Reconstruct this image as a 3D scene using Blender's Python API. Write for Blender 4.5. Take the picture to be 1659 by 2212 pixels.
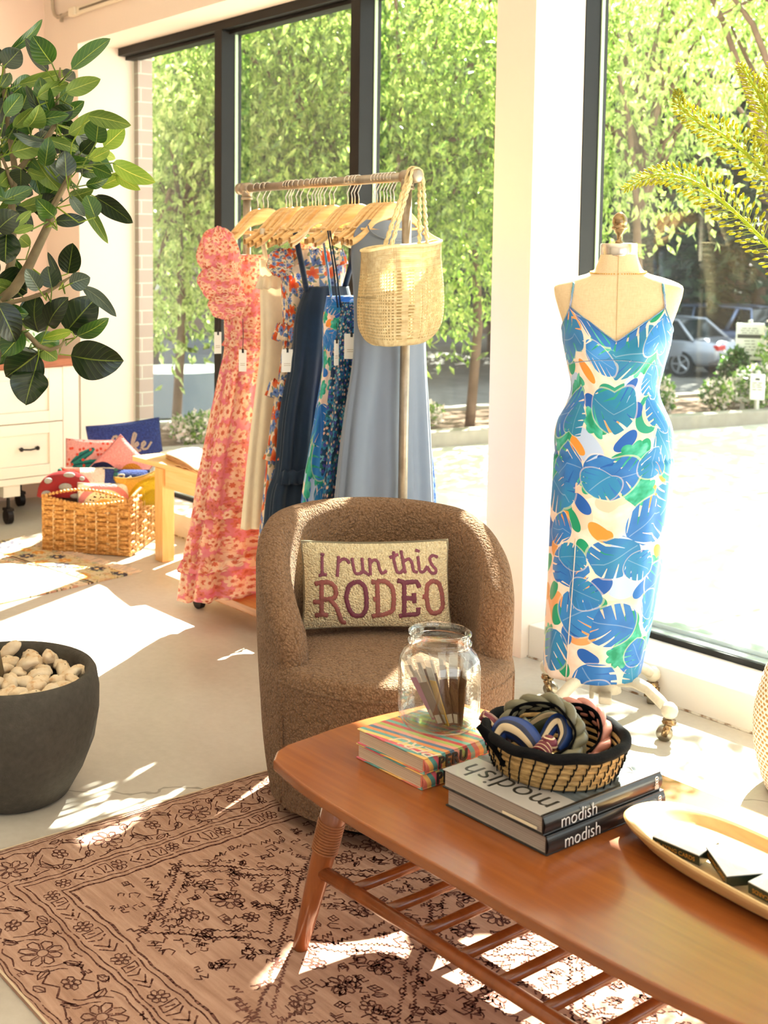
import bpy, bmesh, math, random
import numpy as np
from mathutils import Vector, Matrix, noise
random.seed(7); RNG=np.random.default_rng(7)
PI=math.pi
for o in list(bpy.data.objects): bpy.data.objects.remove(o)
SC=bpy.context.scene; COL=SC.collection
# ---------------- camera ----------------
TILT=math.atan(239/2642.)
FH=Vector((-math.cos(math.radians(34.5)),math.sin(math.radians(34.5)),0))
RH=Vector((math.sin(math.radians(34.5)),math.cos(math.radians(34.5)),0))
CAMZ=1.5
cam=bpy.data.cameras.new('camera'); camo=bpy.data.objects.new('camera',cam); COL.objects.link(camo)
cam.sensor_fit='VERTICAL'; cam.sensor_height=36; cam.sensor_width=27
cam.lens=36*2642./2212.
cam.shift_x=(829.5-433)/2212.; cam.shift_y=(789-1106)/2212.
cam.clip_start=.05; cam.clip_end=300
fw=(FH*math.cos(TILT)-Vector((0,0,1))*math.sin(TILT)); up=(FH*math.sin(TILT)+Vector((0,0,1))*math.cos(TILT))
M=Matrix((RH,up,-fw)).transposed().to_4x4(); M.translation=Vector((0,0,CAMZ))
camo.matrix_world=M
cam.dof.use_dof=True; cam.dof.focus_distance=3.1; cam.dof.aperture_fstop=5.6
SC.camera=camo
# ---------------- light ----------------
SC.view_settings.view_transform='Standard'; SC.view_settings.look='None'
SC.view_settings.exposure=0.0; SC.view_settings.gamma=1; SC.view_settings.use_curve_mapping=False
W=bpy.data.worlds.new('sky'); SC.world=W; W.use_nodes=True
bg=W.node_tree.nodes['Background']; bg.inputs[0].default_value=(.86,.93,1,1); bg.inputs[1].default_value=2.6
sd=bpy.data.lights.new('sun','SUN'); sun=bpy.data.objects.new('sun',sd); COL.objects.link(sun)
sd.energy=56; sd.angle=math.radians(.55); sd.color=(1,.95,.86)
SUNEL=math.radians(44.6); SUNH=Vector((-.44,1,0)).normalized()
sundir=SUNH*math.cos(SUNEL)+Vector((0,0,1))*math.sin(SUNEL)
sun.rotation_euler=sundir.to_track_quat('Z','Y').to_euler(); sun.location=(-6,12,12)
ad=bpy.data.lights.new('ceiling_fill_light','AREA'); ao=bpy.data.objects.new('ceiling_fill_light',ad); COL.objects.link(ao)  # unseen area lamp added under the ceiling as interior fill
ad.shape='RECTANGLE'; ad.size=4.5; ad.size_y=3; ad.energy=26; ad.color=(1,.88,.74); ao.location=(-1.6,.6,3.3)
# ---------------- helpers ----------------
def at(px,py,d):
    """point at horizontal distance d from where the photographer stood, seen at (px,py)"""
    a=px-433.;b=789.-py
    v=fw*2642+up*b+RH*a; h=math.hypot(v.x,v.y); v=v*(d/h); return Vector((v.x,v.y,v.z+CAMZ))
def atz(px,py,z):
    a=px-433.;b=789.-py
    v=fw*2642+up*b+RH*a; return Vector((0,0,CAMZ))+v*((z-CAMZ)/v.z)
def tag(o,label=None,cat=None,group=None,kind=None):
    if label: o['label']=label
    if cat: o['category']=cat
    if group: o['group']=group
    if kind: o['kind']=kind
    return o
def thing(name,label,cat,loc=(0,0,0),rotz=0,group=None,kind=None):
    o=bpy.data.objects.new(name,None); COL.objects.link(o); o.empty_display_size=.05
    o.location=loc; o.rotation_euler=(0,0,rotz); return tag(o,label,cat,group,kind)
def copy_tree(o,parent=None):
    c=o.copy(); COL.objects.link(c); c.parent=parent
    for ch in list(o.children): copy_tree(ch,c)
    return c
class MB:
    def __init__(s): s.v=[];s.f=[];s.uv=[];s.mi=[];s.m=0
    def add(s,vs,fs,uvs=None):
        b=len(s.v); s.v+= [tuple(v) for v in vs]
        for i,f in enumerate(fs):
            s.f.append(tuple(b+k for k in f)); s.mi.append(s.m)
            s.uv.append([uvs[k] for k in f] if uvs else [(vs[k][0],vs[k][2]) for k in f])
        return s
    def box(s,x0,x1,y0,y1,z0,z1,M=None):
        vs=[Vector((x,y,z)) for z in(z0,z1) for y in(y0,y1) for x in(x0,x1)]
        uv=None
        if M is not None: vs=[M@v for v in vs]
        return s.add(vs,[(0,2,3,1),(4,5,7,6),(0,1,5,4),(2,6,7,3),(0,4,6,2),(1,3,7,5)],uv)
    def tube(s,pts,r,n=8,cap=True,closed=False,flat=None):
        pts=[Vector(p) for p in pts]; m=len(pts)
        rr=r if hasattr(r,'__len__') else [r]*m
        T=[]
        for i in range(m):
            a=pts[(i-1)%m] if (closed or i>0) else pts[i]; b=pts[(i+1)%m] if (closed or i<m-1) else pts[i]
            t=(b-a); T.append(t.normalized() if t.length>1e-9 else Vector((0,0,1)))
        N=T[0].orthogonal().normalized(); vs=[];uv=[];L=0
        for i in range(m):
            if i: 
                q=T[i-1].rotation_difference(T[i]); N=(q@N); N=(N-T[i]*N.dot(T[i])).normalized(); L+=(pts[i]-pts[i-1]).length
            B=T[i].cross(N)
            for k in range(n):
                a=2*PI*k/n; d=N*math.cos(a)+B*math.sin(a)
                vs.append(pts[i]+d*rr[i]); uv.append((L,k/n))
        fs=[]
        mm=m if closed else m-1
        for i in range(mm):
            for k in range(n):
                a=i*n+k;b=i*n+(k+1)%n;c=((i+1)%m)*n+(k+1)%n;d=((i+1)%m)*n+k
                fs.append((a,b,c,d))
        if cap and not closed: fs.append(tuple(range(n-1,-1,-1))); fs.append(tuple((m-1)*n+k for k in range(n)))
        return s.add(vs,fs,uv)
    def grid(s,fn,nu,nv,cu=False,uvf=None,cv=False):
        vs=[];uv=[]
        for j in range(nv):
            for i in range(nu):
                u=i/(nu if cu else nu-1); v=j/(nv if cv else nv-1)
                vs.append(Vector(fn(u,v))); uv.append(uvf(u,v) if uvf else (u,v))
        fs=[];fu=[]
        for j in range(nv if cv else nv-1):
            for i in range(nu if cu else nu-1):
                a=j*nu+i;b=j*nu+(i+1)%nu;j2=(j+1)%nv;c=j2*nu+(i+1)%nu;d=j2*nu+i
                fs.append((a,b,c,d))
        b0=len(s.v); s.v+=[tuple(v) for v in vs]
        for k,f in enumerate(fs):
            s.f.append(tuple(b0+q for q in f)); s.mi.append(s.m)
            u4=[uv[q] for q in f]
            if cu and (k%nu)==nu-1:
                e=uvf(1.0,0)[0] if uvf else 1.0
                u4=[u4[0],(e,u4[1][1]),(e,u4[2][1]),u4[3]]
            s.uv.append(u4)
        return s
    def lathe(s,prof,n=32,c=(0,0),z0=0,uvs=1.0):
        m=len(prof)
        return s.grid(lambda u,v:(c[0]+prof[round(v*(m-1))][0]*math.cos(2*PI*u),c[1]+prof[round(v*(m-1))][0]*math.sin(2*PI*u),z0+prof[round(v*(m-1))][1]),n,m,cu=True,uvf=lambda u,v:(u*uvs,v))
    def poly(s,pts,z0,z1):
        n=len(pts); vs=[(p[0],p[1],z0) for p in pts]+[(p[0],p[1],z1) for p in pts]
        fs=[tuple(range(n-1,-1,-1)),tuple(range(n,2*n))]+[(i,(i+1)%n,n+(i+1)%n,n+i) for i in range(n)]
        return s.add(vs,fs,[(v[0],v[1]) for v in vs])
    def sph(s,c,r,n=10,M=None):
        c=Vector(c); rr=Vector(r) if hasattr(r,'__len__') else Vector((r,r,r))
        def f(u,v):
            a=2*PI*u;b=PI*(v-.5); b=max(-PI/2+.02,min(PI/2-.02,b))
            p=Vector((rr.x*math.cos(a)*math.cos(b),rr.y*math.sin(a)*math.cos(b),rr.z*math.sin(b)))
            if M is not None: p=M@p
            return c+p
        return s.grid(f,n,max(5,n//2+1),cu=True)
    def xf(s,M,start=0):
        for i in range(start,len(s.v)): s.v[i]=tuple(M@Vector(s.v[i]))
        return s
    def build(s,name,mat,parent=None,smooth=False,world=False,bevel=0,sub=0,solid=0,segs=2,fixn=False):
        me=bpy.data.meshes.new(name)
        vs=s.v
        if world and parent is not None:
            off=Vector((0,0,0)); p=parent
            while p is not None: off+=p.location; p=p.parent
            vs=[(v[0]-off.x,v[1]-off.y,v[2]-off.z) for v in vs]
        me.from_pydata(vs,[],s.f)
        ul=me.uv_layers.new(name='UVMap'); flat=[c for f in s.uv for p in f for c in p]
        ul.data.foreach_set('uv',flat)
        mats=mat if isinstance(mat,(list,tuple)) else [mat]
        for m in mats: me.materials.append(m)
        me.polygons.foreach_set('material_index',s.mi)
        if smooth: me.polygons.foreach_set('use_smooth',[True]*len(s.f))
        if fixn:
            bm=bmesh.new(); bm.from_mesh(me); bmesh.ops.recalc_face_normals(bm,faces=bm.faces); bm.to_mesh(me); bm.free()
        me.update()
        o=bpy.data.objects.new(name,me); COL.objects.link(o); o.parent=parent
        if solid: m=o.modifiers.new('t','SOLIDIFY'); m.thickness=solid; m.offset=0
        if bevel: m=o.modifiers.new('b','BEVEL'); m.width=bevel; m.segments=segs; m.limit_method='ANGLE'; m.angle_limit=.6
        if sub: m=o.modifiers.new('s','SUBSURF'); m.levels=sub; m.render_levels=sub
        return o
def struct(o): o['kind']='structure'; return o
# ---------------- material graph ----------------
class S:
    def __init__(s,g,k): s.g=g; s.k=k
    def _m(s,op,o=None,rev=False):
        n=s.g.n('ShaderNodeMath'); n.operation=op
        a,b=(s,o) if not rev else (o,s)
        s.g.put(n.inputs[0],a)
        if b is not None: s.g.put(n.inputs[1],b)
        return S(s.g,n.outputs[0])
    def __add__(s,o): return s._m('ADD',o)
    __radd__=__add__
    def __sub__(s,o): return s._m('SUBTRACT',o)
    def __rsub__(s,o): return s._m('SUBTRACT',o,True)
    def __mul__(s,o): return s._m('MULTIPLY',o)
    __rmul__=__mul__
    def __truediv__(s,o): return s._m('DIVIDE',o)
    def __lt__(s,o): return s._m('LESS_THAN',o)
    def __gt__(s,o): return s._m('GREATER_THAN',o)
    def abs(s): return s._m('ABSOLUTE')
    def frac(s): return s._m('FRACT')
    def floor(s): return s._m('FLOOR')
    def sin(s): return s._m('SINE')
    def cos(s): return s._m('COSINE')
    def sqrt(s): return s._m('SQRT')
    def pw(s,e): return s._m('POWER',e)
    def mn(s,o): return s._m('MINIMUM',o)
    def mx(s,o): return s._m('MAXIMUM',o)
    def tri(s,p): return (((s/p).frac()-.5).abs())*p      # distance-like, 0 at half cell
def AND(a,b): return a*b
class G:
    def __init__(g,name,rough=.6,metal=0,spec=.5):
        g.m=bpy.data.materials.new(name); g.m.use_nodes=True; g.t=g.m.node_tree; g.b=g.t.nodes['Principled BSDF']; g.out=g.t.nodes['Material Output']
        g.b.inputs['Roughness'].default_value=rough; g.b.inputs['Metallic'].default_value=metal
        g.b.inputs['Specular IOR Level'].default_value=spec; g._uv=None
    def n(g,t): return g.t.nodes.new(t)
    def put(g,inp,v):
        if isinstance(v,S): g.t.links.new(v.k,inp)
        elif isinstance(v,(tuple,list)):
            inp.default_value=(tuple(v)+(1,))[:len(inp.default_value)] if len(v)==3 and len(inp.default_value)==4 else tuple(v)
        else: inp.default_value=v
    def uv(g):
        n=g.n('ShaderNodeTexCoord'); return S(g,n.outputs['UV'])
    def obj(g): n=g.n('ShaderNodeTexCoord'); return S(g,n.outputs['Object'])
    def sep(g,v):
        n=g.n('ShaderNodeSeparateXYZ'); g.put(n.inputs[0],v); return [S(g,o) for o in n.outputs]
    def vec(g,x,y,z=0.0):
        n=g.n('ShaderNodeCombineXYZ')
        for i,q in enumerate((x,y,z)): g.put(n.inputs[i],q)
        return S(g,n.outputs[0])
    def vm(g,op,a,b=None):
        n=g.n('ShaderNodeVectorMath'); n.operation=op; g.put(n.inputs[0],a)
        if b is not None:
            if op=='SCALE': g.put(n.inputs['Scale'],b)
            else: g.put(n.inputs[1],b)
        return S(g,n.outputs['Value'] if op in('LENGTH','DOT_PRODUCT','DISTANCE') else n.outputs[0])
    def noise(g,v,sc=5,det=3,rough=.5,out='Fac',dist=0):
        n=g.n('ShaderNodeTexNoise'); g.put(n.inputs['Vector'],v); n.inputs['Scale'].default_value=sc; n.inputs['Detail'].default_value=det
        n.inputs['Roughness'].default_value=rough; n.inputs['Distortion'].default_value=dist; return S(g,n.outputs[out])
    def vor(g,v,sc=5,feat='F1',dim='3D',rnd=1,metric='EUCLIDEAN'):
        n=g.n('ShaderNodeTexVoronoi'); n.voronoi_dimensions=dim; n.feature=feat; n.distance=metric
        g.put(n.inputs['Vector'],v); n.inputs['Scale'].default_value=sc; n.inputs['Randomness'].default_value=rnd
        return n
    def ramp(g,f,st,interp='LINEAR'):
        n=g.n('ShaderNodeValToRGB'); g.put(n.inputs[0],f); r=n.color_ramp; r.interpolation=interp
        while len(r.elements)<len(st): r.elements.new(.5)
        for e,(p,c) in zip(r.elements,st): e.position=p; e.color=tuple(c)+(1,) if len(c)==3 else c
        return S(g,n.outputs[0])
    def mix(g,f,a,b):
        n=g.n('ShaderNodeMix'); n.data_type='RGBA'; g.put(n.inputs[0],f); g.put(n.inputs[6],a); g.put(n.inputs[7],b); return S(g,n.outputs[2])
    def col(g,c): g.put(g.b.inputs['Base Color'],c); return g
    def bump(g,h,st=.3,d=.01):
        n=g.n('ShaderNodeBump'); n.inputs['Strength'].default_value=st; n.inputs['Distance'].default_value=d; g.put(n.inputs['Height'],h)
        g.t.links.new(n.outputs[0],g.b.inputs['Normal']); return g
    def trans(g,f,c):
        """thin cloth or leaf that lets some light through"""
        t=g.n('ShaderNodeBsdfTranslucent'); g.put(t.inputs[0],c); m=g.n('ShaderNodeMixShader'); m.inputs[0].default_value=f
        g.t.links.new(g.b.outputs[0],m.inputs[1]); g.t.links.new(t.outputs[0],m.inputs[2]); g.t.links.new(m.outputs[0],g.out.inputs[0]); return g
def plain(name,c,rough=.6,metal=0,spec=.5,var=0,vs=8,bs=0,bsc=60,bd=.002,tr=0):
    g=G(name,rough,metal,spec); o=g.obj()
    if var:
        d=[max(0,x*(1-var)) for x in c]; l=[min(1,x*(1+var)) for x in c]
        cc=g.ramp(g.noise(o,vs,4),[(.3,d),(.7,l)]); g.col(cc)
    else: cc=tuple(c); g.col(cc)
    if bs: g.bump(g.noise(o,bsc,3),bs,bd)
    if tr: g.trans(tr,cc)
    return g.m
def hexc(h):
    v=[int(h[i:i+2],16)/255 for i in(0,2,4)]; return tuple((x/12.92 if x<=.04045 else ((x+.055)/1.055)**2.4) for x in v)
def wood(name,c1,c2,rough=.35,sc=1.0,axis='x',spec=.5,coat=0):
    g=G(name,rough,0,spec); o=g.obj(); x,y,z=g.sep(o)
    st={'x':(1.2,14,14),'y':(14,1.2,14),'z':(14,14,1.2)}[axis]
    v=g.vec(x*st[0]*sc,y*st[1]*sc,z*st[2]*sc)
    f=g.noise(v,2.2,5,.6,dist=.6); f2=g.noise(v,9,2)
    g.col(g.ramp(f*.75+f2*.25,[(.3,c2),(.68,c1)])); g.bump(f2,.08,.001)
    if coat: g.b.inputs['Coat Weight'].default_value=coat; g.b.inputs['Coat Roughness'].default_value=.12
    return g.m

def schlick(g,f0=.04):
    ge=g.n('ShaderNodeNewGeometry'); c=g.vm('DOT_PRODUCT',S(g,ge.outputs['Normal']),S(g,ge.outputs['Incoming'])).abs(); return (1-c).pw(5.0)*(1-f0)+f0
# ================= the room =================
def paint(name,c,r=.55):
    g=G(name,r,0,.3); o=g.obj(); g.col(g.ramp(g.noise(o,1.5,3),[(.3,[x*.96 for x in c]),(.7,c)])); g.bump(g.noise(o,220,2),.12,.001); return g.m
M_WALL=paint('wall_paint',hexc('F5E2D2')); M_LEFT=paint('pink_paint',hexc('F4D9C8')); M_WHITE=paint('white_paint',hexc('F6F0E8'))
M_CURB=paint('curb_paint',hexc('EFE6DC'))
g=G('polished_concrete',.42,0,.4); o=g.obj(); a=g.noise(o,1.1,6,.62,dist=.4); b_=g.noise(o,38,4,.6)
cr=g.vor(g.vm('ADD',o,g.vm('SCALE',g.noise(o,3,4,out='Color'),.35)),.42,'DISTANCE_TO_EDGE'); crack=S(g,cr.outputs['Distance'])<.0016
x,y,z=g.sep(o); scr=(g.noise(g.vec(x*2,y*26,z),6,2)>.735)*.12
base=g.ramp(a*.8+b_*.2,[(.3,hexc('A99F92')),(.5,hexc('BEB5A8')),(.7,hexc('CDC6BA'))])
g.col(g.mix(crack*.45,g.mix(scr,base,(.8,.78,.74)),hexc('4E4336'))); g.bump(b_,.12,.002)
g.put(g.b.inputs['Roughness'],a*.35+.28); M_FLOOR=g.m
FX0,FX1,FY0,FY1=-6.76,2.6,-3.2,3.56
struct(MB().box(FX0,FX1,FY0,FY1,-.06,0).build('floor',M_FLOOR))
struct(MB().box(FX0,FX1,FY0,3.9,3.4,3.5).build('ceiling',M_WHITE))
struct(MB().box(FX0-.12,FX0,FY0,3.98,-.06,3.5).build('wall_left',M_LEFT))
struct(MB().box(FX0,FX1,FY0-.12,FY0,-.06,3.5).build('wall_back',M_WHITE))
mb=MB(); 
mb.box(FX1,FX1+.2,FY0,-2.2,-.06,3.5).box(FX1,FX1+.2,2.9,3.9,-.06,3.5).box(FX1,FX1+.2,-2.2,2.9,2.72,3.5).box(FX1,FX1+.2,-2.2,2.9,-.06,.14).box(FX1,FX1+.2,.25,.45,.14,2.72)  # unseen window openings added so sky light brightens the room
struct(mb.build('wall_right',M_WHITE))
CX0,CX1=-3.166,-2.985
mb=MB(); mb.box(-6.76,-6.345,3.5,3.88,0,3.4).box(-6.345,FX1,3.5,3.88,2.715,3.4).box(CX0,CX1,3.5,3.88,-.03,2.715).box(1.2,FX1,3.5,3.88,0,2.715)
struct(mb.build('wall_front',M_WALL))
mb=MB(); mb.box(-6.345,CX0,3.54,3.95,-.03,.124).box(CX1,1.2,3.54,3.95,-.03,.124)
struct(mb.build('trim_1',M_CURB,bevel=.004))
# dirt line where the curb meets the floor
g=G('old_caulk',.9); o=g.obj(); g.col(g.ramp(g.noise(o,30,3),[(.45,hexc('CFC5B6')),(.6,hexc('7A5A3C'))])); M_CAULK=g.m
struct(MB().tube([(-6.3,3.538,.002),(CX0,3.538,.002)],.005,5).tube([(CX1,3.538,.002),(1.2,3.538,.002)],.005,5).build('trim_2',M_CAULK))
# exterior brick skin
g=G('mauve_brick',.85); o=g.obj(); x,y,z=g.sep(o)
br=g.n('ShaderNodeTexBrick'); g.put(br.inputs['Vector'],g.vec((x+y)*1.0,z)); br.inputs['Scale'].default_value=1; br.inputs['Brick Width'].default_value=.3; br.inputs['Row Height'].default_value=.083
br.inputs['Mortar Size'].default_value=.004; g.put(br.inputs['Color1'],hexc('A08880')); g.put(br.inputs['Color2'],hexc('AA928A')); g.put(br.inputs['Mortar'],hexc('BDB6AA'))
g.col(S(g,br.outputs[0])); g.bump(S(g,br.outputs['Fac']),-.4,.004); M_BRICK=g.m
mb=MB(); mb.box(-9,-6.3,3.88,3.98,-.2,4.6).box(-6.3,1.3,3.902,3.98,2.74,4.6).box(-3.15,-3.065,3.902,3.98,-.2,2.74).box(1.2,3.2,3.88,3.98,-.2,4.6)
struct(mb.build('wall_exterior',M_BRICK))
# window frames
M_BLACK=plain('bronze_black_aluminium',hexc('171412'),.5,.0,.3); M_SILL=plain('pale_anodised_track',hexc('B9C2C0'),.35,.3); M_SEAL=plain('pale_glass_edge',hexc('B9CFA8'),.3)
g=G('window_glass'); tr=g.n('ShaderNodeBsdfTransparent'); tr.inputs[0].default_value=(.93,.97,.94,1)
gl=g.n('ShaderNodeBsdfGlossy'); gl.inputs['Roughness'].default_value=.0; pass
dust=g.n('ShaderNodeBsdfTranslucent'); dust.inputs[0].default_value=(1,.98,.94,1)
o=g.obj(); dn=(g.noise(o,500,2)>.74)*.02+.0006+g.noise(g.vm('MULTIPLY',o,(1,1,.3)),3,4)*.002
m1=g.n('ShaderNodeMixShader'); g.put(m1.inputs[0],schlick(g,.045)); g.t.links.new(tr.outputs[0],m1.inputs[1]); g.t.links.new(gl.outputs[0],m1.inputs[2])
m2=g.n('ShaderNodeMixShader'); g.put(m2.inputs[0],dn); g.t.links.new(m1.outputs[0],m2.inputs[1]); g.t.links.new(dust.outputs[0],m2.inputs[2])
g.t.links.new(m2.outputs[0],g.out.inputs[0]); M_PANE=g.m
def window(name,x0,x1,muls):
    w=thing(name,None,None,((x0+x1)/2,3.77,.124)); struct(w)
    f=MB(); y0,y1=3.77,3.90; e=1e-4
    f.box(x0,x0+.03,y0,y1,.124,2.712).box(x1-.03,x1,y0,y1,.124,2.712)
    f.box(x0+.03,x1-.03,y0,y1,2.668,2.712); f.box(x0+.03,x1-.03,y0,y0+.012,.1245,.146)
    f.box(x0+.03,x1-.03,y0+.05,y1,2.648,2.668)
    for (a,b) in muls: f.box(a,b,y0,y1,.15,2.668)
    f.build('window_frame',M_BLACK,w,world=True,bevel=.0015,segs=1)
    MB().box(x0+.03,x1-.03,y0+.0125,y1,.1245,.15).box(x0+.03,x1-.03,y0+.06,y1,.15,.166).build('sill_track',M_SILL,w,world=True,bevel=.002)
    ed=[x0+.03]+[q for ab in muls for q in ab]+[x1-.03]
    for i in range(0,len(ed),2):
        MB().box(ed[i]+.001,ed[i+1]-.001,3.862,3.868,.15,2.668).build('window_pane',M_PANE,w,world=True)
        MB().box(ed[i]+.0005,ed[i]+.004,3.856,3.874,.17,2.648).build('glass_edge_seal',M_SEAL,w,world=True)
    return w
window('window_1',-6.388,-3.15,[(-5.356,-5.292),(-4.282,-4.219)])
window('window_2',-3.012,1.2,[(-.9,-.84)])
w3=thing('window_fill',None,None,(2.7,.3,.14)); struct(w3)  # frames for the added openings in the unseen right wall
mb=MB()
for (a,b) in ((-2.2,.25),(.45,2.9)):
    mb.box(2.66,2.74,a,a+.05,.14,2.72).box(2.66,2.74,b-.05,b,.14,2.72).box(2.66,2.74,a,b,.14,.18).box(2.66,2.74,a,b,2.68,2.72)
mb.build('window_frame',M_BLACK,w3,world=True)
# conduit with wall raceway
M_GALV=plain('galvanised_steel',hexc('B9AE9C'),.4,.7,.5,.12,30); M_PLAST=plain('cream_plastic',hexc('EBDCC4'),.4)
t=thing('wire_raceway','cream wall raceway box fed by a bent grey conduit, high above the window','raceway',(-6.4,3.5,2.9))
pts=[(-6.615,3.48,3.4),(-6.615,3.48,3.02),(-6.608,3.48,2.955),(-6.588,3.48,2.915),(-6.55,3.48,2.895),(-6.49,3.48,2.893),(-6.37,3.48,2.893)]
MB().tube(pts,.011,10).build('conduit',M_GALV,t,True,world=True)
MB().tube([(-6.42,3.48,2.893),(-6.385,3.48,2.893)],.015,10).tube([(-6.505,3.48,2.893),(-6.495,3.48,2.893)],.014,10).box(-6.508,-6.496,3.47,3.49,2.86,2.885).build('connector',M_GALV,t,world=True)
MB().box(-6.38,-6.31,3.455,3.499,2.868,2.918).build('end_box',M_PLAST,t,world=True,bevel=.006)
MB().box(-6.31,-3.6,3.47,3.499,2.873,2.913).build('raceway_channel',M_PLAST,t,world=True,bevel=.004)
MB().box(-6.27,-3.7,3.468,3.471,2.888,2.9).build('slot',plain('slot_dark',hexc('7A6A56'),.6),t,world=True)
# ================= outside =================
g=G('sunlit_paving',.8); o=g.obj(); x,y,z=g.sep(o); ln=(((x*.66).frac()-.5).abs()>.494).mx(((y*.66).frac()-.5).abs()>.494)
g.col(g.mix(ln*.5,g.ramp(g.noise(o,6,4),[(.3,hexc('C9C4BA')),(.7,hexc('DBD7CE'))]),hexc('8A8378'))); M_PAVE=g.m
M_ROAD=plain('asphalt',hexc('77746F'),.9,0,.3,.2,3,.3,90)
def kl(y,off=0): return -6.68+.2094*(y-9.83)+off
struct(MB().poly([(kl(3.98),3.981),(12,3.981),(12,30),(kl(30),30)],-.4,-.1).build('ground_plaza',M_PAVE))
struct(MB().box(-45,14,3.0,60,-1.7,-1.58).build('ground_road',M_ROAD))
M_KERB=plain('kerb_concrete',hexc('A59C90'),.85,0,.3,.08,12)
mb=MB(); mb.poly([(kl(3.99,-.16),3.99),(kl(3.99),3.99),(kl(30),30),(kl(30,-.16),30)],-.3,.03)
mb.poly([(kl(3.99,-1.5),3.99),(kl(3.99,-1.38),3.99),(kl(30,-1.38),30),(kl(30,-1.5),30)],-1.58,.03)
struct(mb.build('ground_kerb',M_KERB,bevel=.015))
M_SOIL=plain('mulch',hexc('6B5444'),.95,0,.2,.4,30,.6,60,.02)
struct(MB().poly([(kl(3.99,-1.38),3.99),(kl(3.99,-.16),3.99),(kl(30,-.16),30),(kl(30,-1.38),30)],-.3,-.01).build('ground_bed',M_SOIL))
# ---- leaves as real little blades ----
def blades(name,P,D,L,Wd,mat,parent,world=True,N=None):
    """P points, D directions, L lengths, Wd widths -> folded diamond leaves"""
    n=len(P); P=np.asarray(P,float); D=np.asarray(D,float); D/=np.linalg.norm(D,axis=1)[:,None]+1e-9
    R=RNG.normal(size=(n,3)) if N is None else np.asarray(N,float)
    Wv=np.cross(D,R); Wv/=np.linalg.norm(Wv,axis=1)[:,None]+1e-9
    Nn=np.cross(Wv,D); L=np.asarray(L)[:,None]; Wd=np.asarray(Wd)[:,None]
    a=P; b=P+D*L*.45+Wv*Wd*.5+Nn*Wd*.18; c=P+D*L-Nn*L*.08; d=P+D*L*.45-Wv*Wd*.5+Nn*Wd*.18; m=P+D*L*.5
    V=np.stack([a,b,c,d,m],1).reshape(-1,3)
    if world and parent is not None:
        off=Vector((0,0,0)); p=parent
        while p is not None: off+=p.location; p=p.parent
        V=V-np.array(off)
    k=np.arange(n)[:,None]*5
    F=np.concatenate([k+np.array([[0,1,2,4]]),k+np.array([[0,4,2,3]])],1).reshape(-1,4)
    me=bpy.data.meshes.new(name); me.vertices.add(len(V)); me.vertices.foreach_set('co',V.ravel())
    me.loops.add(F.size); me.loops.foreach_set('vertex_index',F.ravel().astype(np.int32)); me.polygons.add(len(F))
    me.polygons.foreach_set('loop_start',np.arange(0,F.size,4,dtype=np.int32)); me.polygons.foreach_set('loop_total',np.full(len(F),4,dtype=np.int32))
    me.update(); me.validate(); me.materials.append(mat)
    o=bpy.data.objects.new(name,me); COL.objects.link(o); o.parent=parent; return o
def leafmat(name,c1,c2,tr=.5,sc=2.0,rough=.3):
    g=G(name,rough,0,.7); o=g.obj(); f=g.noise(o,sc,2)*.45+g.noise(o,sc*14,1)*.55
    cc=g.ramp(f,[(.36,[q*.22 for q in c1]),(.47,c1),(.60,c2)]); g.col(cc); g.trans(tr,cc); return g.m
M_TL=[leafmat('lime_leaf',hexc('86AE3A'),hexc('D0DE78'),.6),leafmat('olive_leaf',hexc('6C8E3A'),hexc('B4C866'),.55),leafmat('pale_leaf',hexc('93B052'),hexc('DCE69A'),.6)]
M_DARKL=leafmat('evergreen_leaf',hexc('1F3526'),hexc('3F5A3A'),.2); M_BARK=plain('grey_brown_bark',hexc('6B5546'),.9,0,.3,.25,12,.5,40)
def tree(px,d,cz,rx,rz,n,mat,label,L=.1,name='street_tree',droop=.9,ground=-.02,hole=0):
    c=at(px,600,d); c.z=ground
    t=thing(name,label,'tree',c,group=None)
    tr=[c+Vector((0,0,0)),c+Vector((.05,.03,.9)),c+Vector((-.04,.06,1.8)),c+Vector((.05,0,cz-ground))]
    m=MB().tube(tr,[.045,.04,.03,.015],9)
    K=max(24,n//42)
    ctr=[]
    while len(ctr)<K:
        q=RNG.uniform(-1,1,3); r=np.linalg.norm(q)
        if r<1 and r>.25: ctr.append(q)
    ctr=np.array(ctr)*np.array([rx,rx,rz])+np.array([c.x,c.y,cz])
    for k in range(0,K,max(1,K//14)): 
        e=Vector(ctr[k]); s=tr[2].lerp(tr[3],random.random()); m.tube([s,s.lerp(e,.5)+Vector((0,0,.15)),e],[.03,.02,.008],5)
    m.build('trunk',M_BARK,t,True,world=True)
    per=n//K; P=np.repeat(ctr,per,0)+RNG.normal(size=(K*per,3))*np.array([.3,.3,.22])
    D=RNG.normal(size=P.shape)*.55; D[:,2]-=droop
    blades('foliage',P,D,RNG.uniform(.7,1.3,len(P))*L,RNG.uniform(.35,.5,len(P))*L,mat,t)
    return t
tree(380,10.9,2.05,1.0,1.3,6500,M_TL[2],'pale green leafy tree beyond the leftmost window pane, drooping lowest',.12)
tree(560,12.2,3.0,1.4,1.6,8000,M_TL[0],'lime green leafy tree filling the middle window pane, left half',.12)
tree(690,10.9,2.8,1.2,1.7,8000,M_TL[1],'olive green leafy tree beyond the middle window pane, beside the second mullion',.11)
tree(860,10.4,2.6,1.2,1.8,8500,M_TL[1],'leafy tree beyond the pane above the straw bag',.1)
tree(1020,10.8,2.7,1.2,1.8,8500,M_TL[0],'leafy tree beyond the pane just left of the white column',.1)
tree(1370,10.2,3.05,1.1,1.25,6000,M_TL[2],'pale leafy tree just right of the black frame, behind the dress form',.1)
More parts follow.
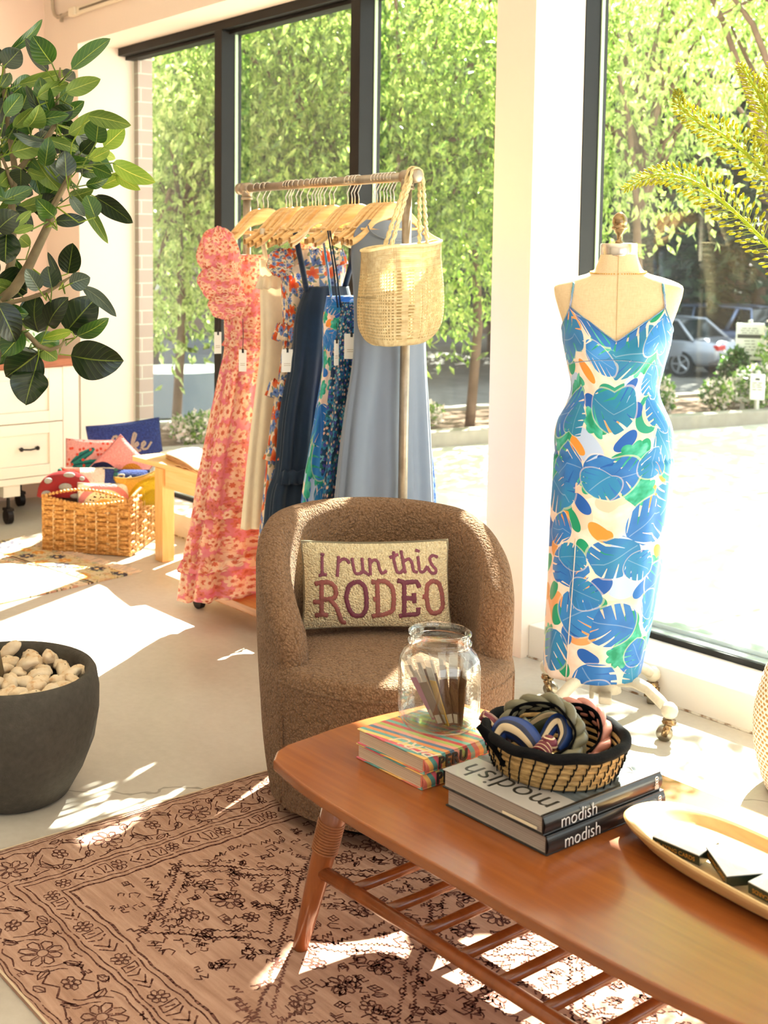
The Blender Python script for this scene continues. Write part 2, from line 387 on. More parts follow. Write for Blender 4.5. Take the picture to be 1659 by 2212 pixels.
tree(1720,16.0,5.3,3.0,1.7,8500,M_TL[0],'bright lime tree at the top right of the right hand window',.19,ground=-.1)
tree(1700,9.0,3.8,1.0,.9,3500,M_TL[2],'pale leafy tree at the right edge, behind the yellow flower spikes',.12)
def conifer(px,d,h,r,n,label,ground=-1.58):
    d*=1.62; h*=1.5; r*=1.5; n=int(n*1.3)
    c=at(px,600,d); c.z=ground; t=thing('evergreen_tree',label,'tree',c)
    MB().tube([c,c+Vector((0,0,h))],[.22,.04],8).build('trunk',M_BARK,t,True,world=True)
    u=RNG.uniform(.08,1,n); a=RNG.uniform(0,2*PI,n); rr=(1-u)*r*RNG.uniform(.35,1.05,n)+.1
    P=np.stack([c.x+rr*np.cos(a),c.y+rr*np.sin(a),c.z+u*h],1); D=np.stack([np.cos(a),np.sin(a),-.35+RNG.normal(size=n)*.2],1)
    blades('foliage',P,D,RNG.uniform(.5,1.0,n),RNG.uniform(.2,.34,n),M_DARKL,t); return t
for i,(px,d,h,r,lb) in enumerate([(455,24,9.2,2.6,'dark evergreen against the sky in the leftmost pane'),(640,22,10.5,3.4,'dark evergreen tree behind the middle window pane'),(900,21,11,3.6,'dark evergreen behind the pane above the clothes rack'),
    (1070,24,11,3.4,'dark evergreen mostly hidden by the white column'),(1340,25,11,3.4,'dark evergreen behind the dress form finial'),(1480,27,11.5,3.8,'dark evergreen above the parked silver cars'),(1640,25,11.5,3.8,'dark evergreen at the far right of the view outside')]):
    conifer(px,d,h,r,2600,lb)
# ---- buildings across the road ----
g=G('brown_siding',.9); o=g.obj(); x,y,z=g.sep(o); s_=((z*5).frac()<.08)*.4
g.col(g.mix(s_,g.ramp(g.noise(o,.6,3),[(.3,hexc('6A5850')),(.7,hexc('7E6B60'))]),hexc('3A302A'))); M_SIDING=g.m
M_DKGL=plain('dark_house_glass',hexc('20262A'),.12,0,.8); M_TRIM=plain('pale_trim',hexc('C6C2B6'),.7); M_ROOF=plain('roof_shingle',hexc('6E675F'),.9,0,.3,.2,4)
def building(px,d,w,h,rot,label,wins,roof=True):
    c=at(px,600,d); c.z=-1.58; t=thing('building',label,'building',c,rot)
    MB().box(-w/2,w/2,-2,2,0,h).build('wall',M_SIDING,t)
    for (wx,wz,ww,wh) in wins:
        f=MB().box(wx-ww/2-.1,wx+ww/2+.1,-2.06,-2.0,wz-.1,wz+wh+.1).build('window',M_TRIM,t); MB().box(wx-ww/2,wx+ww/2,-2.08,-2.055,wz,wz+wh).build('pane',M_DKGL,f)
    if roof: MB().poly([(-w/2-.4,-2.5),(w/2+.4,-2.5),(w/2+.4,2.4),(-w/2-.4,2.4)],h,h+.3).build('roof',M_ROOF,t)
    return t
building(250,33,16,7.0,.62,'brown house with a pale trimmed window, across the road beyond the leftmost pane',[(1.2,2.3,1.6,1.6),(4.5,2.3,1.6,1.6),(-3,2.3,1.6,1.6)])
building(960,52,24,8.5,.3,'long brown building behind the evergreens, past the clothes rack',[(-6,2.5,1.6,1.4),(0,2.5,1.6,1.4),(6,2.5,1.6,1.4)])
building(1600,56,30,9.5,-.1,'shaded brown building behind the parked silver cars',[(-8,2.6,1.8,1.6),(-2,2.6,1.8,1.6),(4,2.6,1.8,1.6)])
# ---- cars ----
M_TIRE=plain('tyre',hexc('1B1B1C'),.8); M_RIM=plain('alloy',hexc('B9BCC4'),.3,.8); M_CGL=plain('car_glass',hexc('252B30'),.08,0,.9); M_RED=plain('tail_lamp',hexc('C8201C'),.25); M_PLATE=plain('plate',hexc('D8DCE4'),.5)
def car(pos,head,paintc,label,Ln=4.6,Wd=1.82,H=1.44,suv=False,belt=.93):
    pm=G('car_paint',.28,.55,.5); pm.col(tuple(paintc)); pm.b.inputs['Coat Weight'].default_value=.6; pm=pm.m
    t=thing('car',label,'car',pos,head)   # local +X = forward
    # body: loft of cross-sections
    st=[(-.5,.62,.80,.78),(-.49,.36,.90,.86),(-.42,.28,.98,.93),(-.3,.24,1.0,1.0),(0,.22,.96,1.0),(.2,.22,.93,1.0),(.36,.24,.84,.98),(.46,.3,.72,.9),(.5,.4,.62,.78)]
    if suv: st=[(a,b,c*1.12,d) for a,b,c,d in st]
    def f(u,v):
        k=u*(len(st)-1); i=min(int(k),len(st)-2); q=k-i; a=[st[i][j]*(1-q)+st[i+1][j]*q for j in range(4)]
        th=2*PI*v; cx_=math.cos(th); sz=math.sin(th)
        yy=math.copysign(abs(cx_)**.35,cx_)*Wd/2*a[3]; mid=(a[1]+a[2])/2; zz=mid+math.copysign(abs(sz)**.5,sz)*(a[2]-a[1])/2
        return (a[0]*Ln,yy,zz)
    m=MB().grid(f,33,28,cv=True); n0=len(m.v)
    m.f.append(tuple(j*33 for j in range(28))); m.mi.append(0); m.uv.append([(0,0)]*28); m.f.append(tuple(j*33+32 for j in range(27,-1,-1))); m.mi.append(0); m.uv.append([(0,0)]*28)
    b=m.build('body',pm,t,True)
    bz=.93 if not suv else 1.05
    pr=[(-.36,bz),(-.25,H-.03),(-.1,H),(.06,H-.02),(.24,bz)] if not suv else [(-.485,bz),(-.46,H-.06),(-.3,H),(.02,H-.01),(.13,H-.08),(.29,bz)]
    def gh(scale,inset,zoff=0):
        n=len(pr); L_=[(x*Ln,(-1)*(Wd/2*.92 if z<=bz+.01 else Wd/2*.72)*scale,z+zoff) for x,z in pr]; R_=[(x,-y,z) for x,y,z in L_]
        mm=MB(); fs=[tuple(range(n)),tuple(range(2*n-1,n-1,-1))]+[(i,n+i,n+i+1,i+1) for i in range(n-1)]; mm.add(L_+R_,fs); return mm
    gh(1,0).build('cabin_glass',M_CGL,t)
    rm=MB(); n=len(pr)
    for s in (-1,1):
        pts=[(x*Ln,s*(Wd/2*.92 if z<=bz+.01 else Wd/2*.72)*1.01,z) for x,z in pr]; rm.tube(pts,.04,6)
        bp=(-.09 if not suv else -.12)*Ln; rm.tube([(bp,s*Wd/2*.93,bz),(bp,s*Wd/2*.74,H-.03)],.035,6)
        if suv: rm.tube([(-.34*Ln,s*Wd/2*.93,bz),(-.38*Ln,s*Wd/2*.74,H-.05)],.06,6)
    zz=H+.0
    rm.grid(lambda u,v:((pr[1][0]*Ln+(pr[-2][0]-pr[1][0])*Ln*u),Wd*.36*(2*v-1)*1.02,H-.04+.06*math.sin(PI*u)+.02*math.cos(PI*(v-.5))),8,6)
    rm.build('roof',pm,t,True)
    for (wx) in (-.3,.31):
        for s in (-1,1):
            w=MB().tube([(wx*Ln,s*(Wd/2-.2),.33),(wx*Ln,s*(Wd/2-.005),.33)],.33,22).build('wheel',M_TIRE,t)
            h_=MB(); h_.tube([(wx*Ln,s*(Wd/2-.02),.33),(wx*Ln,s*(Wd/2+.004),.33)],.07,12)
            for k in range(5):
                a=2*PI*k/5; h_.tube([(wx*Ln,s*Wd/2,.33),(wx*Ln+.22*math.cos(a),s*Wd/2,.33+.22*math.sin(a))],.03,5)
            h_.tube([(wx*Ln+.23*math.cos(2*PI*k/20),s*Wd/2,.33+.23*math.sin(2*PI*k/20)) for k in range(20)],.02,5,closed=True)
            h_.build('rim',M_RIM,w)
    for s in (-1,1):
        zt=.78 if not suv else .98
        MB().box(-Ln*.503,-Ln*.47,s*Wd*.24,s*Wd*.43,zt-.07,zt+.06).build('tail_light',M_RED,t,bevel=.02)
        MB().box(-Ln*.1,-Ln*.07,s*Wd*.49,s*Wd*.58,bz,bz+.12).xf(Matrix.Translation((.28*Ln,0,0))).build('side_mirror',pm,t,bevel=.02)
    MB().box(-Ln*.506,-Ln*.49,-.24,.24,.58,.7).build('number_plate',M_PLATE,t)
    MB().box(-Ln*.504,-Ln*.44,-Wd*.42,Wd*.42,.34,.5).build('bumper',plain('bumper_dark',hexc('5B5B5E'),.5),t,bevel=.03)
    return t
def rel(px,py,z,off=(0,0)):
    p=atz(px,py,z); return p
ang=math.atan2((FH*.78-RH*.62).y,(FH*.78-RH*.62).x)
c1=atz(1535,812,-1.58); hd=Vector((math.cos(ang),math.sin(ang),0)); car(c1+hd*1.7,ang,hexc('A9AEBC'),'silver sedan with red tail lights parked outside, right of the dress form')
c2=atz(1622,792,-1.58); car(c2+hd*1.9,ang,hexc('7F8FB4'),'blue grey estate car parked behind the silver sedan, at the right edge',4.8,1.88,1.66,True)
a3=math.atan2(.35,-.94); p3=atz(395,1010,-1.58); p3=Vector((-14.3,9.5,-1.58)); car(p3,a3+PI,hexc('C7CFC4'),'pale silver car parked close outside the leftmost window pane',4.5,1.8,1.45)
car(Vector((-19.5,13.2,-1.58)),a3+PI,hexc('3A3E4C'),'dark car parked farther behind the pale silver car',4.5,1.8,1.5)
# ---- shrubs and flowers in the bed ----
M_SHR=leafmat('shrub_leaf',hexc('5C8A2A'),hexc('A8C858'),.45,4); M_FLW=leafmat('white_petal',hexc('FFF1E6'),hexc('FFE3DC'),.4,4); M_FLP=leafmat('pink_petal',hexc('D8506A'),hexc('F0A090'),.4,6); M_DKS=leafmat('hedge_leaf',hexc('2E5A22'),hexc('6C9A3C'),.35,4)
def shrub(pos,r,h,n,lm,fm,nf,label,name='flowering_shrub'):
    pos=Vector(pos); t=thing(name,label,'shrub',pos)
    m=MB()
    for k in range(9):
        a=random.uniform(0,2*PI); m.tube([pos,pos+Vector((math.cos(a)*r*.5,math.sin(a)*r*.5,h*.8))],[.012,.004],4)
    m.build('stem',M_BARK,t,world=True)
    def pts(n,o=1.0):
        q=RNG.normal(size=(n,3)); q/=np.linalg.norm(q,axis=1)[:,None]; q*=RNG.uniform(.45,1,n)[:,None]**.6*o
        q=q*np.array([r,r,h/2]); return q+np.array([pos.x,pos.y,pos.z+h/2])
    P=pts(n); blades('foliage',P,RNG.normal(size=P.shape)+np.array([0,0,.5]),RNG.uniform(.04,.08,n),RNG.uniform(.025,.045,n),lm,t)
    if nf: P=pts(nf,1.08); blades('blossom',P,RNG.normal(size=P.shape)+np.array([0,0,.8]),RNG.uniform(.03,.06,nf),RNG.uniform(.03,.05,nf),fm,t)
    return t
def bedp(y,o): return (kl(y,-o),y,-.01)
shrub(bedp(10.1,.40),.14,.36,420,M_SHR,M_FLW,260,'white flowered shrub in the kerbed bed, closest to the dress form')
shrub(bedp(10.75,.35),.15,.32,420,M_SHR,M_FLW,260,'low white flowered shrub in the kerbed bed below the silver sedan')
shrub(bedp(11.7,.95),.17,.55,1100,M_DKS,M_FLW,40,'rounded green bush in front of the notice sign','green_shrub')
shrub(bedp(11.15,.30),.22,.42,900,M_SHR,M_FLW,420,'white flowered shrub at the right edge, in front of the notices')
shrub(bedp(11.9,.5),.34,.95,1300,M_SHR,M_FLW,600,'tall white flowering bush at the far right of the bed')
for i,(y,o_,fm,lb) in enumerate([(4.55,.35,M_FLW,'white flowers just outside the window behind the bench'),(4.9,.8,M_FLP,'pink red geraniums outside the window behind the bench'),(5.5,.4,M_FLW,'white flowers beyond the pink dress, outside the window'),
     (6.4,.5,M_FLP,'pink flowering plant outside, between the pink dress and the cream dress'),(7.6,.6,M_FLW,'white flowering plant in the bed behind the clothes rack')]):
    shrub(bedp(y,o_),.26,.24,420,M_SHR,fm,420,lb,'flowering_plant')
# plumes
p=Vector(bedp(4.8,.6)); t=thing('plume_grass','beige feathery flower plume above the geraniums outside the left window','plant',p)
for k in range(4):
    a=Vector((p.x+random.uniform(-.15,.15),p.y+random.uniform(-.15,.15),p.z)); b=a+Vector((.03,.02,.34+.05*k)); MB().tube([a,b],.004,5).build('stem',M_SHR,t,world=True)
    n=160; q=np.array(b)+RNG.normal(size=(n,3))*np.array([.03,.03,.09]); blades('plume',q,RNG.normal(size=(n,3)),np.full(n,.025),np.full(n,.014),leafmat('plume_beige',hexc('C9A88A'),hexc('E4CDB2'),.4),t)
# ---- signs ----
M_SIGN=plain('sign_white',hexc('EFEDE8'),.6); M_INK=plain('sign_ink',hexc('3A3A38'),.7)
def text_mesh(s,size,mat,name,parent,M,depth=.0006,align='CENTER',bold=0,shear=0,spacing=1,sx=1.0):
    cu=bpy.data.curves.new(name,'FONT'); cu.body=s; cu.size=size; cu.extrude=depth; cu.align_x=align; cu.align_y='CENTER'; cu.offset=bold; cu.shear=shear; cu.space_character=spacing; cu.resolution_u=4
    to=bpy.data.objects.new(name+'_c',cu); COL.objects.link(to); bpy.context.view_layer.update()
    me=bpy.data.meshes.new_from_object(to.evaluated_get(bpy.context.evaluated_depsgraph_get())); bpy.data.objects.remove(to)
    me.transform(Matrix.Diagonal((sx,1,1,1))); me.transform(M); me.materials.clear(); me.materials.append(mat)
    o=bpy.data.objects.new(name,me); COL.objects.link(o); o.parent=parent; return o
def face_cam(p,yaw=0):
    d=Vector((-p.x,-p.y,0)).normalized(); a=math.atan2(d.y,d.x)+PI/2+yaw; return a   # rotz so that local -Y looks at the viewer
def sign(px,py,d,w,h,label,rows,post=True):
    c=at(px,py,d); t=thing('notice_sign',label,'sign',c,face_cam(c))
    MB().box(-w/2,w/2,-.01,.01,-h/2,h/2).build('panel',M_SIGN,t,bevel=.01)
    MB().tube([(0,.03,h/2+.03),(0,.03,-(c.z+.02))],.022,8).build('post',plain('post_grey',hexc('CFCCC4'),.5,.4),t)
    m=MB()
    for (z,ww,th) in rows:
        n=max(3,int(ww*w/.035)); x=-ww*w/2
        while x<ww*w/2: 
            l=random.uniform(.02,.055); m.box(x,min(ww*w/2,x+l),-.014,-.0105,z*h-th/2,z*h+th/2); x+=l+.012
    m.build('lettering',M_INK,t); 
    return t
sign(1620,738,13.8,.27,.38,'white notice sign with a dark bar, on a post among the shrubs',[(.36,.6,.006),(.3,.7,.006),(.24,.6,.006),(.02,.4,.006),(-.06,.35,.006),(-.14,.4,.006),(-.22,.6,.006),(-.38,.8,.015)])
t=bpy.data.objects['notice_sign']; MB().box(-.12,.12,-.013,-.0105,.035,.075).build('dark_band',M_INK,t)
sign(1605,838,12.9,.13,.27,'small white notice with faint lines, low left of the two paired notices',[(.3,.3,.02),(.16,.7,.006),(.08,.7,.006),(0,.7,.006),(-.1,.7,.006),(-.2,.7,.006),(-.3,.7,.006)])
sign(1636,836,12.7,.13,.25,'small white notice with faint lines, right of its twin, behind the white blossoms',[(.3,.3,.02),(.16,.7,.006),(.08,.7,.006),(0,.7,.006),(-.1,.7,.006)])
# ================= procedural prints =================
def at2(g,y,x):
    n=g.n('ShaderNodeMath'); n.operation='ARCTAN2'; g.put(n.inputs[0],y); g.put(n.inputs[1],x); return S(g,n.outputs[0])
def cell(g,v,sc,seed=0.0,rnd=.8):
    p=g.vm('ADD',g.vm('SCALE',v,sc),(seed,seed*1.7,0)); n=g.vor(p,1,'F1','2D',rnd)
    l=g.vm('SUBTRACT',p,S(g,n.outputs['Position'])); x,y,_=g.sep(l); r_,g_,b_=g.sep(S(g,n.outputs['Color']))
    return x,y,S(g,n.outputs['Distance']),r_,g_,b_
def flower(g,v,sc,npet,size,seed=0.0):
    x,y,r,a,b,c=cell(g,v,sc,seed); th=at2(g,y,x)+a*6.28
    R=((th*(npet/2)).cos().abs()*.45+.55)*size*(b*.4+.7)
    return (r<R),(r<R*.3),r/size,b,c
def leaf(g,v,sc,size,seed=0.0,asp=2.2):
    x,y,r,a,b,c=cell(g,v,sc,seed); s=(a*6.28).sin(); k=(a*6.28).cos(); X=x*k-y*s; Y=x*s+y*k
    return ((X*X+Y*Y*asp*asp).sqrt()<size),b
def monstera(g,v,sc,size,seed=0.0,rnd=.75):
    x,y,r,a,b,c=cell(g,v,sc,seed,rnd); s=(a*6.28).sin(); k=(a*6.28).cos(); X=x*k-y*s; Y=x*s+y*k
    th=at2(g,Y,X); R=(th.cos()*.16+.84)*size
    slit=((Y.abs()*.8-X)*(2.6/size)).frac()      # slanted cuts either side of the midrib
    cut=(slit<(Y.abs()*(.42/size)-.04))*(Y.abs()>size*.2)*(X>size*-.7)
    m=(r<R)*(1-cut); edge=(r<R*1.07)*(r>R*.99)
    vein=(Y.abs()<size*.018)*(r<R*.9)
    return m,edge.mx(vein),b,c,r/size
def print_mat(name,kind,rough=.5,tr=.25):
    g=G(name,rough,0,.35); u=g.uv(); w=g.vm('ADD',u,g.vm('SCALE',g.noise(u,9,2,out='Color'),.02))
    n1=g.noise(u,22,3)
    if kind=='pink':
        c=g.ramp(n1,[(.3,hexc('E8708A')),(.6,hexc('F29AA4')),(.8,hexc('F6B9A4'))])
        for sd,sc,col,cc in((9.1,26,hexc('E8806A'),hexc('C8503A')),(0,15,hexc('F9CFA8'),hexc('D9602F')),(5.3,19,hexc('FBDCBC'),hexc('D06038'))):
            m,ce,r,b,_=flower(g,w,sc,6,.44,sd); c=g.mix(m,c,g.mix((r*9).sin()>.55,col,g.mix(.35,col,hexc('E27A52')))); c=g.mix(ce,c,cc)
        m,b=leaf(g,w,34,.28,3.3); c=g.mix(m*.6,c,hexc('D8603C')); c=g.mix(.12,c,hexc('F5B8B0'))
    elif kind=='orange':
        c=g.ramp(n1,[(.3,hexc('F3DDC0')),(.7,hexc('F8E8D0'))])
        m,b=leaf(g,w,24,.34,2.2); c=g.mix(m,c,hexc('6E8FC0'))
        m,b=leaf(g,w,30,.3,8.2); c=g.mix(m*.8,c,hexc('7F8C5A'))
        m,ce,r,b,_=flower(g,w,13,5,.42,0); c=g.mix(m,c,g.ramp(r,[(.2,hexc('D8481C')),(.9,hexc('F08A4A'))])); 
        m,ce,r,b,_=flower(g,w,17,8,.34,6.1); c=g.mix(m,c,g.mix(ce,hexc('7A93C8'),hexc('3E5590')))
    elif kind=='teal':
        c=g.ramp(n1,[(.3,hexc('10294E')),(.7,hexc('1B4A6E'))])
        m,b=leaf(g,w,34,.36,1.2); c=g.mix(m,c,hexc('1E6A62'))
        m,ce,r,b,_=flower(g,w,30,5,.44,0); c=g.mix(m,c,g.mix(b>.5,hexc('6FB2BE'),hexc('2F7FA8'))); c=g.mix(ce,c,hexc('1A3A70'))
        m,ce,r,b,_=flower(g,w,52,5,.32,4); c=g.mix(m,c,g.mix(b>.6,hexc('E8B8A0'),hexc('4A4AA0')))
    elif kind=='sky':
        c=g.ramp(n1,[(.3,hexc('2F6FC8')),(.7,hexc('5C9BE0'))])
        m,ce,r,b,_=flower(g,w,30,5,.44,0); c=g.mix(m,c,g.mix(b>.5,hexc('BFE0F4'),hexc('8FC6EC')))
        m,b=leaf(g,w,40,.34,3); c=g.mix(m*.8,c,hexc('2450A8'))
    elif kind=='coral':
        c=g.ramp(n1,[(.3,hexc('F0A090')),(.7,hexc('F8C8B0'))]); m,ce,r,b,_=flower(g,w,12,6,.45,0); c=g.mix(m,c,hexc('E8553A')); c=g.mix(ce,c,hexc('F8D0A0'))
    elif kind in('monstera','monsteraS'):
        k=1.0 if kind=='monstera' else 1.1; ws=g.vm('ADD',u,g.vm('SCALE',g.noise(u,5,1,out='Color'),.03))
        c=g.ramp(n1,[(.35,hexc('F7D3BF')),(.6,hexc('FBE4D6')),(.8,hexc('FFF1EA'))])
        x,y,r,a,b,cc=cell(g,ws,9*k,2.7,1.0); c=g.mix(r<.44,c,g.ramp(a,[(0,hexc('F6CDB8')),(.25,hexc('B9CDEE')),(.42,hexc('EFA468')),(.56,hexc('F9E2D4')),(.68,hexc('2A9C82')),(.84,hexc('1F5FB4'))],'CONSTANT'))
        x,y,r,a,b,cc=cell(g,ws,14*k,7.7,1.0); m_,b_=leaf(g,ws,13*k,.42,5.1,1.5); c=g.mix(m_,c,g.ramp(b_,[(0,hexc('1E5FB8')),(.3,hexc('E8973E')),(.45,hexc('159A72')),(.7,hexc('F6CDB6')),(.85,hexc('2A74C8'))],'CONSTANT'))
        x,y,r,a,b,cc=cell(g,ws,8.5*k,3.9,.9); th=at2(g,y,x); R=(th*4).sin().abs()*.1+.3
        c=g.mix((r<R)*(a>.35),c,g.ramp(g.noise(u,30,2),[(.35,hexc('0F8F6A')),(.55,hexc('3DB79A')),(.75,hexc('7CCFC0'))]))
        for sd,sc,sz in((0,6.2*k,.50),(11.3,7.6*k,.42)):
            m,e,b,c2,rr=monstera(g,ws,sc,sz,sd); lc=g.mix(g.noise(u,14,3),g.ramp(b,[(0,hexc('1C58B0')),(.35,hexc('2D7CC8')),(.6,hexc('1F6FA8')),(.8,hexc('2A62C4'))],'CONSTANT'),g.ramp(b,[(0,hexc('3E8FD8')),(.5,hexc('2F94B8'))],'CONSTANT'))
            if sd: m=m*(c2>.4); e=e*(c2>.4)
            c=g.mix(e*.35,c,hexc('FCE6DA')); c=g.mix(m,c,lc); c=g.mix(e*m*.25,c,hexc('CFE6F4'))
    g.col(c); g.bump(g.noise(u,500,2),.08,.0006); g.b.inputs['Sheen Weight'].default_value=.15
    if tr: g.trans(tr,c)
    return g.m
def cloth(name,c,tr=.15,rough=.75,rib=0,var=.07):
    g=G(name,rough,0,.25); u=g.uv(); x,y,_=g.sep(u); n=g.noise(u,30,3)
    cc=g.ramp(n,[(.3,[q*(1-var) for q in c]),(.7,c)]); g.col(cc); h=g.noise(g.vec(x*900,y*200),1,2)
    if rib: h=h*.3+(x*rib).sin()
    g.bump(h,.2,.001); g.b.inputs['Sheen Weight'].default_value=.2
    if tr: g.trans(tr,cc)
    return g.m
# ================= big rug =================
RW,RH_=2.15,1.5
g=G('faded_pink_rug',.95,0,.12); u=g.uv(); g.col(g.ramp(g.noise(g.vm('MULTIPLY',u,(3,34,1)),1.2,5,.65),[(.3,hexc('9E7A66')),(.5,hexc('AF8B77')),(.7,hexc('BE9C88'))])); g.bump(g.noise(u,420,2),.35,.002); M_RUG=g.m
g=G('rug_ink',.95,0,.1); g.col(g.ramp(g.noise(g.obj(),60,3,.7),[(.35,hexc('5C3A34')),(.6,hexc('7A5448')),(.72,hexc('A88170'))])); M_INKR=g.m
M_RSEL=plain('rug_selvedge',hexc('CDB698'),.95)
RX,RY=-2.722,1.03
def rugz(x,y):
    d=(y-1.42)+ (x+1.85)*.95; return .007+.012*math.exp(-(d/.03)**2)*max(0,1-((x+1.62)/.33)**2)     # small ruck by the table leg
rug=MB().grid(lambda u,v:(u*RW,v*RH_,rugz(RX+u*RW,RY+v*RH_)),150,110,uvf=lambda u,v:(u*RW,v*RH_))
rug.add([(0,0,0.0005),(RW,0,.0005),(RW,RH_,.0005),(0,RH_,.0005),(0,0,.007),(RW,0,.007),(RW,RH_,.007),(0,RH_,.007)],[(0,1,5,4),(1,2,6,5),(2,3,7,6),(3,0,4,7)],[(0,0)]*8)
RR=random.Random(11)
def wob(x,y):
    return (x+.0035*math.sin(x*37+y*23)+.002*math.sin(y*91),y+.0035*math.sin(y*41+x*19)+.002*math.sin(x*83+1))
def ink(P,w=.0026,seg=.006,gap=.10,close=False):
    """draw a wobbly, worn line on the rug surface"""
    if close: P=list(P)+[P[0]]
    Q=[]
    for i in range(len(P)-1):
        a,b=P[i],P[i+1]; n=max(1,int(math.hypot(b[0]-a[0],b[1]-a[1])/seg)); Q+=[(a[0]+(b[0]-a[0])*k/n,a[1]+(b[1]-a[1])*k/n) for k in range(n)]
    Q.append(P[-1]); Q=[wob(*q) for q in Q]; on=True
    for i in range(len(Q)-1):
        if RR.random()<gap*.35: continue
        (x0,y0),(x1,y1)=Q[i],Q[i+1]; L=math.hypot(x1-x0,y1-y0)
        if L<1e-5: continue
        ww=w*1.45*RR.uniform(.6,1.25)/2; nx,ny=-(y1-y0)/L*ww,(x1-x0)/L*ww; ex,ey=(x1-x0)*.12,(y1-y0)*.12
        c=[(x0+nx-ex,y0+ny-ey),(x0-nx-ex,y0-ny-ey),(x1-nx+ex,y1-ny+ey),(x1+nx+ex,y1+ny+ey)]
        if any(q[0]<.004 or q[0]>RW-.004 or q[1]<.004 or q[1]>RH_-.004 for q in c): continue
        rug.add([(q[0],q[1],rugz(RX+q[0],RY+q[1])+.0006) for q in c],[(0,1,2,3)],c)
rug.m=1
TF=lambda cx,cy,a,s=1:(lambda P:[(cx+s*(x*math.cos(a)-y*math.sin(a)),cy+s*(x*math.sin(a)+y*math.cos(a))) for x,y in P])
def circ(r,n=10,cx=0,cy=0): return [(cx+r*math.cos(2*PI*k/n),cy+r*math.sin(2*PI*k/n)) for k in range(n)]
def rosette(cx,cy,R,n=8,a=0,w=.0026):
    T=TF(cx,cy,a); ink(T(circ(R*.28)),w,.004,.05,True)
    for k in range(n):
        t=2*PI*k/n; h=PI/n*.85
        P=[(R*.34*math.cos(t-h*.6),R*.34*math.sin(t-h*.6)),(R*.75*math.cos(t-h),R*.75*math.sin(t-h)),(R*1.0*math.cos(t-h*.45),R*math.sin(t-h*.45)),(R*1.0*math.cos(t+h*.45),R*math.sin(t+h*.45)),(R*.75*math.cos(t+h),R*.75*math.sin(t+h)),(R*.34*math.cos(t+h*.6),R*.34*math.sin(t+h*.6))]
        ink(T(P),w,.004,.08)
def dot(cx,cy,r): ink([(cx-r,cy),(cx+r,cy)],r*1.6,.01,0)
def lf(cx,cy,a,s=1): 
    T=TF(cx,cy,a,s); ink(T([(0,0),(.012,.009),(.028,.008),(.04,0),(.028,-.008),(.012,-.009),(0,0)]),.0024,.005,.1); ink(T([(.004,0),(.034,0)]),.0018,.006,.1)
def sqx(cx,cy,r): ink([(cx-r,cy-r),(cx+r,cy-r),(cx+r,cy+r),(cx-r,cy+r)],.0024,.006,.05,True); ink([(cx-r,cy),(cx+r,cy)],.0018,.006,.1); ink([(cx,cy-r),(cx,cy+r)],.0018,.006,.1)
def zig(x0,y0,x1,y1,st=.013,w=.0028):
    L=math.hypot(x1-x0,y1-y0); n=max(2,int(L/st)); dx,dy=(x1-x0)/n,(y1-y0)/n; P=[]
    for k in range(n): P+= [(x0+dx*k,y0+dy*k),(x0+dx*(k+1),y0+dy*k)]
    ink(P+[(x1,y1)],w,.006,.06)
def scrib(cx,cy,s=1,a=None):
    a=RR.choice([0,PI/2,PI,-PI/2]) if a is None else a; T=TF(cx,cy,a,s); k=RR.randrange(6)
    M_=[[(-.02,0),(-.012,.012),(-.006,.002),(.002,.014),(.008,.0),(.018,.012)],[(-.016,-.01),(-.016,.01),(0,.01),(0,-.004),(.014,-.004),(.014,.012)],[(-.02,.006),(-.008,-.008),(0,.01),(.01,-.008),(.022,.006)],
        [(-.014,0),(-.004,.014),(.008,.010),(.014,-.002),(.002,-.012)],[(-.02,-.006),(-.01,.004),(-.014,.012),(0,.006),(.012,.014),(.008,.0),(.02,-.006)],[(-.012,-.012),(-.012,.012),(.012,.012)]]
    ink(T(M_[k]),.0026,.005,.06)
def edges():
    for off,w,gp in ((.012,.0016,.2),(.022,.0024,.15),(.186,.0030,.10),(.200,.0026,.12),(.266,.0026,.12),(.281,.0042,.06)):
        ink([(off,off),(RW-off,off),(RW-off,RH_-off),(off,RH_-off)],w,.012,gp,True)
edges()
def along(fn,step,off):
    for side in range(4):
        L=RW if side%2==0 else RH_; n=int((L-2*off)/step); s0=(L-(n-1)*step)/2
        for k in range(n):
            s=s0+k*step; x,y,a=[(s,off,0),(RW-off,s,PI/2),(RW-s,RH_-off,PI),(off,RH_-s,-PI/2)][side]
            fn(x,y,a,k)
def bord(x,y,a,k):
    T=TF(x,y,a)
    if k%2==0:
        rosette(x,y,.044,8,a); ink(T([(-.075,-.05),(-.045,-.066),(-.01,-.06),(.02,-.068),(.06,-.05)]),.0026); ink(T([(-.07,.055),(-.03,.066),(.02,.06),(.065,.068)]),.0026)
        for sx_ in (-1,1): lx=T([(sx_*.062,.02)])[0]; lf(lx[0],lx[1],a+(.9 if sx_>0 else 2.2),1.0); lx=T([(sx_*.06,-.02)])[0]; lf(lx[0],lx[1],a+(-.9 if sx_>0 else -2.2),1.0)
    else:
        rosette(x,y+0,.022,5,a); ink(T([(-.06,.03),(-.04,.05),(-.015,.045),(.0,.028),(.02,.05),(.05,.04),(.058,.01)]),.003); ink(T([(-.056,-.03),(-.03,-.048),(0,-.03),(.03,-.05),(.062,-.028)]),.003)
        q=T([(0,.06),(0,-.06)]); lf(q[0][0],q[0][1],a+.2,.9); lf(q[1][0],q[1][1],a+3.3,.9)
    ink(T([(.045,-.02),(.06,0),(.07,.03),(.09,.045)]),.0022); ink(T([(-.045,.02),(-.06,0),(-.07,-.03),(-.09,-.045)]),.0022)
    for _ in range(3): q=T([(RR.uniform(-.065,.065),RR.choice([-1,1])*RR.uniform(.05,.068))])[0]; scrib(q[0],q[1],.6)
